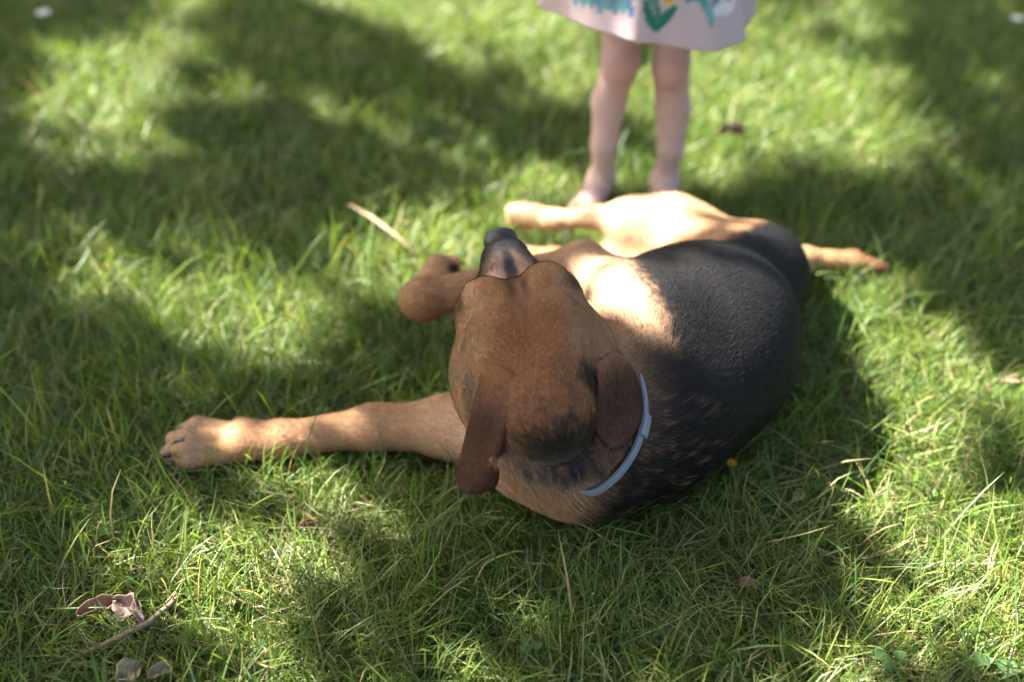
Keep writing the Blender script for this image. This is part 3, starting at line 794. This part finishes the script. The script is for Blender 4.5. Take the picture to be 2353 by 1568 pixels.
DARK = [(1216, 800, .27, .12, .095), (1290, 1000, .24, .12, .10), (1165, 590, .24, .035, .035), (1400, 1100, .12, .09, .06), (1040, 680, .18, .06, .04), (1415, 240, .19, .06, .06), (1548, 240, .19, .06, .06), (1400, 360, .08, .05, .05), (1540, 380, .07, .05, .05), (1480, 60, .36, .19, .10), (1480, 0, .45, .18, .12)]  # shade forced here: crown leaves kept over head, neck, legs and dress
DRK = [(*sunfoot(W(x, y, z) if y > 450 or z > .2 and y > 500 else KP(x, y, CY)), a, b) for (x, y, z, a, b) in DARK]
def openness(x, y):
    wx = x + 0.05 * (noise2(x, y, 5, 1) - 0.5) + 0.03 * (noise2(x, y, 14, 2) - 0.5); wy = y + 0.05 * (noise2(x, y, 5, 3) - 0.5) + 0.03 * (noise2(x, y, 14, 4) - 0.5)
    # share of light at this place, broken up by noise; crown leaves are placed around the flecks
    dep = y * math.cos(PITCH) + CAM_H * math.sin(PITCH); dep = np.maximum(dep, 0.3)
    px = 1176.5 + x / dep * F; py = 784 - (y * math.sin(PITCH) - CAM_H * math.cos(PITCH)) / dep * F
    u = np.clip(px / 2353 * 15, 0, 14.999); v = np.clip(py / 1568 * 14, 0, 13.999)
    iu, iv = u.astype(int), v.astype(int); fu, fv_ = u - iu, v - iv
    m = (SUNMAP[iv, iu] * (1 - fu) + SUNMAP[iv, iu + 1] * fu) * (1 - fv_) + (SUNMAP[iv + 1, iu] * (1 - fu) + SUNMAP[iv + 1, iu + 1] * fu) * fv_
    n = 0.50 * noise2(wx, wy, 7.5, 21) + 0.32 * noise2(wx, wy, 17, 22) + 0.18 * noise2(wx, wy, 38, 23); n = np.clip((n - 0.5) * 2.1 + 0.5, 0, 1)
    shade = 1 - sstep(-0.14, 0.14, m - n)
    shade = np.minimum(shade, 1 - 0.6 * sstep(0.66, 0.82, noise2(x, y, 21, 24)) * sstep(0.05, 0.3, m))
    for (cx, cy, a, b, o) in SPT:
        q = ((wx - cx) / a) ** 2 + ((wy - cy) / b) ** 2
        shade *= 1 - o * sstep(1.9, 1.0, q)
    for (cx, cy, a, b) in DRK:
        shade = np.maximum(shade, sstep(1.5, 0.9, ((wx - cx) / a) ** 2 + ((wy - cy) / b) ** 2))
    return 1 - shade
nl = 150000
gx = rng.uniform(-3.2, 3.6, nl); gy = rng.uniform(-1.6, 5.4, nl)
far = sstep(0.6, 1.6, np.maximum(np.maximum(-1.4 - gx, gx - 1.6), np.maximum(0.2 - gy, gy - 3.0)))     # beyond the lawn in view: ordinary crown
op = np.where(far > 0.5, 0.55 * sstep(0.45, 0.7, noise2(gx, gy, 3.0, 9)), openness(gx, gy))
keep = rng.random(nl) < np.clip((1 - op) ** 1.3, 0, 1) * (0.55 + 0.45 * noise2(gx, gy, 8, 5))
keep &= (((gx - 0.2) / 3.2) ** 2 + ((gy - 1.9) / 3.4) ** 2 + 1.1 * (noise2(gx, gy, 1.4, 41) - 0.5)) < 0.95
gx, gy = gx[keep], gy[keep]; nl = len(gx)
hh = 2.5 + 1.3 * noise2(gx, gy, 1.2, 6) + rng.uniform(-0.2, 0.3, nl)
lp = np.stack([gx - SX * hh, gy - SY * hh, hh], 1)
ld = unit(rng.normal(0, 1, (nl, 3)) * np.array([1, 1, 0.45])); lup = unit(np.stack([rng.normal(0, .5, nl), rng.normal(0, .5, nl), np.ones(nl)], 1)); ls = unit(np.cross(lup, ld))
LL = rng.uniform(0.055, 0.088, nl)[:, None]; LW = LL * 0.36
droop = np.array([0, 0, -1.0]) * LL * 0.15
LV = np.stack([lp, lp + ld * LL * 0.35 + ls * LW, lp + ld * LL * 0.72 + ls * LW * 0.75 + droop * 0.5, lp + ld * LL + droop, lp + ld * LL * 0.72 - ls * LW * 0.75 + droop * 0.5, lp + ld * LL * 0.35 - ls * LW], 1).reshape(-1, 3)
b6 = np.arange(nl)[:, None] * 6
LQ = np.concatenate([b6 + np.array([[0, 1, 2, 3]]), b6 + np.array([[0, 3, 4, 5]])])
lc = np.repeat(np.array((0.055, 0.11, 0.025)) * np.exp(rng.normal(0, 0.25, (nl, 1))), 6, 0)
leaf_mat = material('tree_leaf', rough=0.45, spec=0.4, trans=0.30)
bark_mat = material('bark', rough=0.9, spec=0.2, color=(0.13, 0.10, 0.075), use_attr=False, noise=(14, 0.4), bump=(30, 1.0, 0.03))
TR = np.array([-4.2, 4.2, 0])
tree = empty('tree', tuple(TR))
tag(tree, 'leafy broad-crowned tree whose shade dapples the lawn', 'tree')
def tube(path, radii, seg=10):
    Vv, qs = [], []
    path = np.array(path, float)
    for i, p in enumerate(path):
        ax = unit(path[min(i + 1, len(path) - 1)] - path[max(i - 1, 0)]); a = unit(np.cross(ax, [0.3, 0.9, 0.2])); b = np.cross(ax, a)
        for k in range(seg):
            t = TAU * k / seg; Vv.append(p + radii[i] * (math.cos(t) * a + math.sin(t) * b) * (1 + 0.06 * math.sin(3 * k + i)))
    for i in range(len(path) - 1):
        for k in range(seg): qs.append((i * seg + k, i * seg + (k + 1) % seg, (i + 1) * seg + (k + 1) % seg, (i + 1) * seg + k))
    n0 = len(Vv); Vv += [path[0], path[-1]]
    ts = [(n0, (k + 1) % seg, k) for k in range(seg)] + [(n0 + 1, (len(path) - 1) * seg + k, (len(path) - 1) * seg + (k + 1) % seg) for k in range(seg)]
    return np.array(Vv), np.array(qs), np.array(ts)
def tube_obj(name, path, radii, mat, parent=None, seg=10):
    v, q, t = tube(path, radii, seg)
    o = mesh_np(name, v, q, t, mat)
    return put(o, parent) if parent else o
tube_obj('trunk', [TR + np.array(p) for p in ((0, 0, -0.1), (0.02, 0, 0.3), (0.06, -0.03, 1.2), (0.03, -0.06, 2.2), (0.08, -0.1, 2.6))], (0.34, 0.24, 0.19, 0.17, 0.15), bark_mat, tree, 16)
top = TR + np.array((0.05, -0.07, 2.0))
for k, (ex, ey) in enumerate(((-3.0, 2.2), (-4.2, 0.9), (-2.6, 3.4), (-5.4, 2.6), (-3.6, 4.6), (-6.2, 4.4))):
    e = np.array((ex * 0.72 - 0.3, ey * 0.8 + 0.5, 3.0 + 0.12 * k)); m1 = lerp(top, e, 0.4) + np.array((0, 0, 0.35))
    tube_obj('limb', [top, m1, lerp(m1, e, 0.5) + np.array((0.05, 0.08, 0.1)), e], (0.09, 0.06, 0.035, 0.012), bark_mat, tree, 8)
crown = put(mesh_np('crown', LV, quads=LQ, mat=leaf_mat, colors=lc, smooth=False), tree)
tag(crown, kind='stuff')

# ================================================================== THE LAWN
def gz(x, y): return 0.010 * (noise2(x, y, 2.3, 11) - 0.5) + 0.006 * (noise2(x, y, 9, 12) - 0.5) - 0.006
n_ = 150
ax1 = np.concatenate([-np.geomspace(150, 3.2, 18), np.linspace(-3, 3, n_), np.geomspace(3.2, 150, 18)])
gxx, gyy = np.meshgrid(ax1, ax1 + 1.6, indexing='ij'); m_ = len(ax1)
GV = np.stack([gxx, gyy, np.where((np.abs(gxx) < 3.05) & (np.abs(gyy - 1.6) < 3.05), gz(gxx, gyy), -0.006)], -1).reshape(-1, 3)
a_, b_ = np.meshgrid(np.arange(m_ - 1), np.arange(m_ - 1), indexing='ij')
GQ = np.stack([a_ * m_ + b_, (a_ + 1) * m_ + b_, (a_ + 1) * m_ + b_ + 1, a_ * m_ + b_ + 1], -1).reshape(-1, 4)
soil = bpy.data.materials.new('soil_and_thatch'); soil.use_nodes = True
nt = soil.node_tree; bs = nt.nodes['Principled BSDF']; bs.inputs['Roughness'].default_value = 0.95; bs.inputs['Specular IOR Level'].default_value = 0.15
tc = nt.nodes.new('ShaderNodeTexCoord'); n1 = nt.nodes.new('ShaderNodeTexNoise'); n1.inputs['Scale'].default_value = 35; n1.inputs['Detail'].default_value = 8
n2 = nt.nodes.new('ShaderNodeTexNoise'); n2.inputs['Scale'].default_value = 220; n2.inputs['Detail'].default_value = 4
cr1 = nt.nodes.new('ShaderNodeValToRGB'); cr1.color_ramp.elements[0].position = 0.35; cr1.color_ramp.elements[0].color = (0.030, 0.026, 0.014, 1); cr1.color_ramp.elements[1].position = 0.7; cr1.color_ramp.elements[1].color = (0.085, 0.075, 0.034, 1)
e_ = cr1.color_ramp.elements.new(0.5); e_.color = (0.045, 0.055, 0.018, 1)
nt.links.new(tc.outputs['Object'], n1.inputs['Vector']); nt.links.new(tc.outputs['Object'], n2.inputs['Vector']); nt.links.new(n1.outputs['Fac'], cr1.inputs[0])
mxx = nt.nodes.new('ShaderNodeMix'); mxx.data_type = 'RGBA'; mxx.blend_type = 'OVERLAY'; mxx.inputs[0].default_value = 0.7
nt.links.new(cr1.outputs[0], mxx.inputs[6]); nt.links.new(n2.outputs['Color'], mxx.inputs[7]); nt.links.new(mxx.outputs[2], bs.inputs['Base Color'])
bp = nt.nodes.new('ShaderNodeBump'); bp.inputs['Distance'].default_value = 0.006; nt.links.new(n2.outputs['Fac'], bp.inputs['Height']); nt.links.new(bp.outputs[0], bs.inputs['Normal'])
ground = mesh_np('ground', GV, quads=GQ, mat=soil)
tag(ground, 'brown soil under the lawn', kind='structure')

def blades(n, region, hmean, hsd, width, lean, leansd, seed, colr, segs=4, curl=0.9, cell=0.0, wander=0.0, clear=True):
    """grass blades: region(r, n) -> base x, y"""
    r = np.random.default_rng(seed)
    x, y = region(r, n); n = len(x)
    clump = noise2(x, y, 16, seed) ; cl2 = noise2(x, y, 5, seed + 3)
    h = np.clip(hmean * np.exp(r.normal(0, hsd, n)) * (0.65 + 0.7 * cl2), 0.012, 0.16)
    ph = TAU * (noise2(x, y, 11, seed + 20) * 2.2 + r.normal(0, 0.22, n))
    ln = np.clip(lean + r.normal(0, leansd, n), 0, 1.5)               # angle from upright at the root
    cu = curl * r.uniform(0.2, 1.4, n)
    w = width * r.uniform(0.55, 1.35, n)
    z0 = gz(x, y) - 0.003
    pts = np.zeros((n, segs + 1, 3)); pts[:, 0] = np.stack([x, y, z0], 1)
    ang = ln.copy(); az = ph.copy()
    azr = r.normal(0, wander, n)
    for s in range(segs):
        st = np.stack([np.sin(ang) * np.cos(az), np.sin(ang) * np.sin(az), np.cos(ang)], 1) * (h / segs)[:, None]
        pts[:, s + 1] = pts[:, s] + st
        ang = np.clip(ang + cu / segs * (0.5 + s * 0.35), 0, 2.05); az = az + azr / segs
    gzz = z0[:, None] + 0.004
    pts[:, 1:, 2] = np.maximum(pts[:, 1:, 2], gzz + 0.002 * np.arange(1, segs + 1))
    if clear:
        d = sdf_at(pts)
        inb = d[:, 0] < -0.004
        ins = (d[:, 1:] < 0.0015).any(1)
        # near the body: pressed flat or gone
        hk = np.stack([((pts[:, s] > kl) & (pts[:, s] < kl + (np.array(kg.shape) - 1) * 0.0036)).all(-1) for s in range(segs + 1)], 1)
        ki = np.clip(np.round((pts - kl) / 0.0036).astype(int), 0, np.array(kg.shape) - 1)
        dk = np.where(hk, kg[ki[..., 0], ki[..., 1], ki[..., 2]], 0.5)
        ok = ~inb & ~ins & ~(dk < 0.001).any(1)
        pts, w, h, clump, cl2, x, y, az = pts[ok], w[ok], h[ok], clump[ok], cl2[ok], x[ok], y[ok], az[ok]
        n = len(w)
    tw = r.normal(0, 0.7, n) + az
    side = np.stack([-np.sin(tw), np.cos(tw), r.normal(0, 0.3, n)], 1); side = unit(side)
    prof = np.array([0.75, 1.0, 0.92, 0.68, 0.5][:segs])
    Lr = pts[:, :segs, None, :] + side[:, None, None, :] * (w[:, None] * 0.5 * prof)[:, :, None, None] * np.array([-1, 1])[None, None, :, None]
    VV = np.concatenate([Lr.reshape(n, segs * 2, 3), pts[:, -1:]], 1); nv = segs * 2 + 1
    b = np.arange(n)[:, None] * nv
    qs = np.concatenate([b + np.array([[2 * s, 2 * s + 1, 2 * s + 3, 2 * s + 2]]) for s in range(segs - 1)])
    tr = b + np.array([[2 * segs - 2, 2 * segs - 1, 2 * segs]])
    c = colr(r, n, clump, cl2, x, y)
    tcol = np.repeat(c[:, None, :], nv, 1)
    root = np.concatenate([np.repeat(np.linspace(0, 1, segs, endpoint=False), 2), [1.0]])
    tcol = tcol * (0.88 + 0.24 * root)[None, :, None] * np.array([1, 1, 1]) + (np.array([0.02, 0.012, 0.004]) * (1 - root)[:, None])[None]
    return VV.reshape(-1, 3), qs, tr, tcol.reshape(-1, 3)
def green(r, n, clump, cl2, x, y):
    a = np.array((0.066, 0.132, 0.018)); b = np.array((0.145, 0.205, 0.035)); c3 = np.array((0.050, 0.108, 0.034))
    t = np.clip(cl2 + r.normal(0, 0.25, n), 0, 1)[:, None]
    c = lerp(a, b, t); c = lerp(c, c3, (r.random(n) < 0.25)[:, None] * 0.8)
    dry = (r.random(n) < 0.07 + 0.10 * dryness(x, y))[:, None]
    c = np.where(dry, np.array((0.30, 0.25, 0.12)) * r.uniform(0.6, 1.1, (n, 1)), c)
    return c * np.exp(r.normal(0, 0.18, (n, 1)))
def straw(r, n, clump, cl2, x, y):
    a = np.array((0.30, 0.24, 0.12)); b = np.array((0.14, 0.085, 0.045)); g = np.array((0.15, 0.19, 0.05))
    k = r.random((n, 1))
    return np.where(k < 0.40, a, np.where(k < 0.58, b, g)) * np.exp(r.normal(0, 0.25, (n, 1)))
_thin = [(*W(1900, 1150)[:2], .16), (*W(1990, 1330)[:2], .20), (*W(420, 1500)[:2], .14), (*W(250, 1420)[:2], .12), (*W(1800, 1400)[:2], .15), (*W(700, 1300)[:2], .10), (*W(1650, 1250)[:2], .10)]
def dryness(x, y):
    d = np.zeros_like(x)
    for (a, b, rr) in _thin: d = np.maximum(d, np.exp(-((x - a) ** 2 + (y - b) ** 2) / rr ** 2))
    return d
def near_reg(r, n):
    y = r.uniform(0.30, 1.32, n); x = r.uniform(-1, 1, n) * (0.50 + 0.42 * y)
    keep = r.random(n) < np.clip(0.35 + 1.0 * noise2(x, y, 14, 33), 0, 1) * (1 - 0.45 * dryness(x, y))
    return x[keep], y[keep]
def far_reg(r, n):
    y = r.uniform(1.28, 3.3, n); x = r.uniform(-1, 1, n) * (0.55 + 0.45 * y)
    keep = r.random(n) < np.clip(0.35 + 1.0 * noise2(x, y, 12, 34), 0, 1)
    return x[keep], y[keep]
def ring_reg(r, n):
    x = r.uniform(-4.5, 4.5, n); y = r.uniform(-1.5, 7, n)
    out = ~((y > 0.30) & (y < 3.3) & (np.abs(x) < 0.5 + 0.43 * y))
    return x[out], y[out]
def belt_reg(r, n):
    y = r.uniform(-0.3, 4.2, n); x = r.uniform(-1, 1, n) * (1.5 + 0.43 * y)
    out = ~((y > 0.30) & (y < 3.3) & (np.abs(x) < 0.5 + 0.43 * y))
    return x[out], y[out]
parts = [
    blades(70000, near_reg, 0.042, 0.35, 0.0019, 0.60, 0.32, 41, green, 4, 1.0, wander=0.7),
    blades(52000, near_reg, 0.070, 0.30, 0.0016, 1.05, 0.28, 42, green, 4, 0.7, wander=1.0),
    blades(9000, near_reg, 0.075, 0.25, 0.0021, 0.28, 0.20, 43, green, 4, 0.7, wander=0.5),
    blades(34000, near_reg, 0.038, 0.45, 0.0015, 1.42, 0.12, 44, straw, 3, 0.2, wander=0.8),
    blades(125000, far_reg, 0.044, 0.35, 0.0021, 0.55, 0.32, 51, green, 3, 1.0, wander=0.5),
    blades(50000, far_reg, 0.065, 0.35, 0.0019, 1.08, 0.25, 52, green, 3, 0.6, wander=0.8),
    blades(22000, far_reg, 0.040, 0.4, 0.0018, 1.40, 0.15, 53, straw, 3, 0.3),
    blades(60000, ring_reg, 0.055, 0.35, 0.0065, 0.60, 0.30, 54, green, 2, 0.9, clear=False),
    blades(90000, belt_reg, 0.048, 0.35, 0.0034, 0.60, 0.32, 55, green, 2, 0.9, clear=False),
]
# single taller blades that stand out in front of the dog and in the sun
tall = [(940, 1210, .085, .10, .12), (965, 1330, .11, .12, .0), (1000, 1390, .10, .02, .1), (1275, 1480, .10, .12, .05), (860, 1110, .06, .05, .1), (815, 1045, .05, .0, .1), (705, 1060, .05, .05, -.1), (690, 1075, .05, -.1, .2), (2015, 1130, .085, .0, .1), (2048, 1285, .10, .12, .1), (1880, 980, .07, .25, .2), (2050, 960, .07, .6, .1), (1030, 1180, .06, -.05, .1), (2320, 900, .07, .2, .1), (2180, 960, .08, .1, .2), (1590, 1090, .06, -.35, .0), (1600, 1120, .05, -.3, .1), (560, 1100, .06, .3, .1), (640, 1090, .05, .35, .1), (330, 1130, .06, -.3, .1), (1150, 1330, .07, -.2, .1), (1340, 1380, .07, .25, .1)]
r_ = np.random.default_rng(77)
tv, tq, tt2, tcx = [], [], [], []
off = 0
for (px, py, h, lx, ly) in tall:
    p0 = W(px, py, 0.0); cc = np.array((0.10, 0.20, 0.03)) * r_.uniform(0.8, 1.3)
    for s in range(6):
        t = s / 6; c = p0 + np.array([lx * h * t * (0.6 + t * 0.6), ly * h * t, h * t]); w = 0.0024 * (1 - 0.6 * t ** 2)
        tv += [c - np.array([w / 2, 0, 0]), c + np.array([w / 2, 0.0006, 0])]
    tv.append(p0 + np.array([lx * h * 1.2, ly * h, h]))
    for s in range(5): tq.append([off + 2 * s, off + 2 * s + 1, off + 2 * s + 3, off + 2 * s + 2])
    tt2.append([off + 10, off + 11, off + 12]); tcx += [cc] * 13; off += 13
parts.append((np.array(tv), np.array(tq), np.array(tt2), np.array(tcx)))
o_ = 0; gv, gq, gt, gc = [], [], [], []
for (v, q, t, c) in parts:
    gv.append(v); gq.append(q + o_); gt.append(t + o_); gc.append(c); o_ += len(v)
grass_mat = material('grass_blade', rough=0.45, spec=0.45, trans=0.40)
grass = mesh_np('grass', np.concatenate(gv), np.concatenate(gq), np.concatenate(gt), grass_mat, colors=np.concatenate(gc))
tag(grass, 'long green lawn grass with dry straw between the blades', 'grass', kind='stuff')

# ================================================================== TWIGS, FALLEN LEAVES, FLOWERS
twig_mat = material('twig_bark', rough=0.85, spec=0.2, color=(0.21, 0.15, 0.10), use_attr=False, noise=(60, 0.35), bump=(180, 0.6, 0.002))
pale_twig_mat = material('pale_twig_bark', rough=0.85, spec=0.2, color=(0.24, 0.18, 0.115), use_attr=False, noise=(60, 0.3), bump=(180, 0.6, 0.002))
def twig(pix, radii, mat, label):
    path = [W(x, y, z) for (x, y, z) in pix]
    c = [path[0]]
    for a, b in zip(path[:-1], path[1:]):
        for t in (0.33, 0.66, 1.0): c.append(lerp(a, b, t) + np.array([0, 0.0015 * math.sin(17 * t + a[0] * 90), 0.001 * math.cos(23 * t)]))
    rr = np.interp(np.linspace(0, 1, len(c)), np.linspace(0, 1, len(radii)), radii)
    o = tube_obj('twig', c, rr, mat, None, 8)
    return tag(o, label, 'twig')
twig([(188, 1505, .012), (280, 1462, .022), (345, 1428, .026), (408, 1375, .024)], (0.0022, 0.0034, 0.0036, 0.0024), twig_mat, 'straight grey-brown twig beside the crumpled pinkish dry leaves')
twig([(800, 470, .035), (850, 495, .042), (895, 530, .044), (945, 572, .036)], (0.0022, 0.0032, 0.0030, 0.0022), pale_twig_mat, 'pale tan twig in the grass beside the folded foreleg of the dog')
twig([(1265, 1178, .012), (1340, 1208, .020), (1410, 1248, .022), (1468, 1280, .018)], (0.0010, 0.0014, 0.0013, 0.0009), twig_mat, 'thin dark twig sticking out from under the neck of the dog')

def dry_leaf(px, py, z, L, Wd, az, curl, roll, colr, label, tilt=0.3):
    n, m = 11, 7
    Vv = []
    for i in range(n):
        t = i / (n - 1); w = Wd * (math.sin(math.pi * min(1, t * 0.97 + 0.015)) ** 0.9 * (1 + 0.22 * math.sin(8 * t + px) + 0.12 * math.sin(19 * t + py)) + 0.04)
        for j in range(m):
            s = (j / (m - 1) - 0.5) * 2
            Vv.append(((t - 0.5) * L, s * w / 2 * math.cos(curl * s * 0.6), 0.8 * curl * Wd * (abs(s) ** 1.3) + 0.16 * L * math.sin(3.5 * t + roll) + 0.10 * Wd * math.sin(4 * s + 9 * t + px)))
    Vv = np.array(Vv)
    ca_, sa_ = math.cos(az), math.sin(az); ct, st = math.cos(tilt), math.sin(tilt)
    Vv = Vv @ np.array([[1, 0, 0], [0, ct, st], [0, -st, ct]]) @ np.array([[ca_, sa_, 0], [-sa_, ca_, 0], [0, 0, 1]])
    qs = np.array([(i * m + j, (i + 1) * m + j, (i + 1) * m + j + 1, i * m + j + 1) for i in range(n - 1) for j in range(m - 1)])
    mm = bpy.data.materials.get('dry_leaf_%.2f' % colr[0]) or material('dry_leaf_%.2f' % colr[0], rough=0.7, spec=0.25, color=colr, use_attr=False, noise=(90, 0.3), bump=(120, 0.5, 0.002), trans=0.15)
    o = mesh_np('dry_leaf', Vv, quads=qs, mat=mm)
    o.location = tuple(W(px, py, z - 0.006))
    so = o.modifiers.new('thickness', 'SOLIDIFY'); so.thickness = 0.0007
    return tag(o, label, 'leaf', 'fallen dry leaves')
PK = (0.33, 0.215, 0.18); BR = (0.26, 0.16, 0.11); DK = (0.16, 0.09, 0.065); PL = (0.42, 0.31, 0.22)
dry_leaf(228, 1402, .030, .042, .018, 0.55, 0.9, 0.2, BR, 'narrow rolled brown dry leaf left of the pink dry leaf')
dry_leaf(298, 1392, .032, .028, .024, -0.5, 0.5, 1.0, PK, 'broad pinkish dry leaf beside the straight twig', 0.6)
dry_leaf(326, 1412, .030, .026, .012, -1.1, 0.8, 0.4, (0.22, 0.16, 0.15), 'small folded grey dry leaf touching the straight twig')
dry_leaf(300, 1548, .022, .032, .022, 0.9, 0.6, 0.6, PL, 'pale tan dry leaf in the thin grass below the straight twig')
dry_leaf(372, 1545, .018, .026, .016, 0.6, 0.7, 0.1, (0.38, 0.28, 0.20), 'small pale dry leaf next to a larger pale one in thin grass')
dry_leaf(525, 1388, .018, .022, .014, 2.2, 0.7, 1.1, (0.40, 0.32, 0.22), 'small straw-coloured dry leaf in the grass right of the straight twig')
dry_leaf(1485, 1128, .030, .036, .012, 0.45, 0.8, 0.3, (0.34, 0.19, 0.14), 'curled reddish dry leaf against the neck of the dog')
dry_leaf(1680, 312, .045, .060, .028, 0.35, 0.7, 0.4, (0.17, 0.10, 0.075), 'dark brown dry leaf on the lawn right of the person')
dry_leaf(712, 1212, .020, .020, .014, 0.3, 0.8, 0.9, (0.23, 0.11, 0.09), 'small dark red dry leaf in the grass below the stretched foreleg')
dry_leaf(1830, 1145, .018, .026, .014, 0.8, 0.6, 0.4, (0.41, 0.28, 0.18), 'tan dry leaf on the sunny thin grass right of the dog')
dry_leaf(1722, 1345, .016, .024, .012, -0.3, 0.7, 0.2, (0.24, 0.14, 0.10), 'brown dry leaf in the shaded thin grass below the sunny patch')
dry_leaf(2330, 878, .025, .040, .010, 0.1, 0.5, 0.4, (0.27, 0.18, 0.12), 'long narrow brown dry leaf in the bright grass beyond the dog shadow')
def flower(px, py, z, r, n, colr, cc, name, label, stem=0.0):
    p = W(px, py, z); root = empty(name, (p[0], p[1], 0)); tag(root, label, 'flower')
    pm = material(name + '_petal', rough=0.6, spec=0.2, color=colr, use_attr=False, trans=0.25)
    if z > 0.02: tube_obj('stem', [p * np.array([1, 1, 0]), p * np.array([1, 1, 0.5]) + np.array([0.002, 0, 0]), p], (0.0014, 0.0012, 0.0012), material(name + '_stem', color=(0.07, 0.14, 0.03), use_attr=False), root, 6)
    for k in range(n):
        t = TAU * k / n; d = np.array([math.cos(t), math.sin(t), 0.35]); sd = np.array([-math.sin(t), math.cos(t), 0]) * r * 0.42
        vv = np.array([p, p + d * r * 0.45 + sd, p + d * r + sd * 0.6 - np.array([0, 0, r * 0.1]), p + d * r - sd * 0.6 - np.array([0, 0, r * 0.1]), p + d * r * 0.45 - sd])
        put(mesh_np('petal', vv, quads=np.array([(0, 1, 2, 3)]), tris=np.array([(0, 3, 4)]), mat=pm), root)
    lathe('flower_centre', [(p + np.array([0, 0, 0.001 + r * 0.25 * math.cos(t)]), (0, 0, 1), max(r * 0.28 * math.sin(t), 1e-4)) for t in np.linspace(0, math.pi, 6)], material(name + '_centre', color=cc, use_attr=False), 8, root)
flower(100, 32, 0.055, 0.016, 6, (0.80, 0.80, 0.74), (0.6, 0.6, 0.45), 'white_flower', 'small white flower in the dark grass beyond the far left sunny patch')
flower(2335, 44, 0.055, 0.013, 6, (0.80, 0.80, 0.78), (0.6, 0.6, 0.45), 'white_flower', 'small white flower in the shaded grass right of the person')
flower(1682, 1066, 0.022, 0.0065, 7, (0.75, 0.38, 0.02), (0.6, 0.3, 0.02), 'yellow_flower', 'tiny orange-yellow flower in the grass beside the black back of the dog')
def weed(px, py, n, r, label, seed):
    rr = np.random.default_rng(seed); p = W(px, py, 0.0); root = empty('broadleaf_weed', tuple(p)); tag(root, label, 'weed', 'broad-leaved weeds in the lawn')
    wm = bpy.data.materials.get('weed_leaf') or material('weed_leaf', rough=0.5, spec=0.3, color=(0.07, 0.14, 0.045), use_attr=False, trans=0.25, noise=(150, 0.2))
    for k in range(n):
        t = TAU * k / n + rr.uniform(-.4, .4); d = np.array([math.cos(t), math.sin(t), 0.0]); sd = np.array([-math.sin(t), math.cos(t), 0]); h = rr.uniform(0.020, 0.034); L = r * rr.uniform(0.8, 1.2)
        c = p + d * L * 0.6; c[2] = h
        ring = [c + (d * math.cos(a) * L * 0.5 + sd * math.sin(a) * L * 0.42) + np.array([0, 0, 0.15 * L * math.cos(2 * a)]) for a in np.linspace(0, TAU, 12, endpoint=False)]
        vv = np.array([c - np.array([0, 0, 0.06 * L])] + ring); ts = np.array([(0, 1 + i, 1 + (i + 1) % 12) for i in range(12)])
        put(mesh_np('leaf', vv, tris=ts, mat=wm), root)
weed(2030, 1545, 3, 0.015, 'round-leaved weed low in the shaded grass below the sunny patch', 1)
weed(2265, 1555, 2, 0.018, 'two-leaved weed low in the half-lit grass below the sunny patch', 2)
weed(1215, 1505, 3, 0.012, 'small round-leaved weed in the shaded grass in front of the dog', 3)
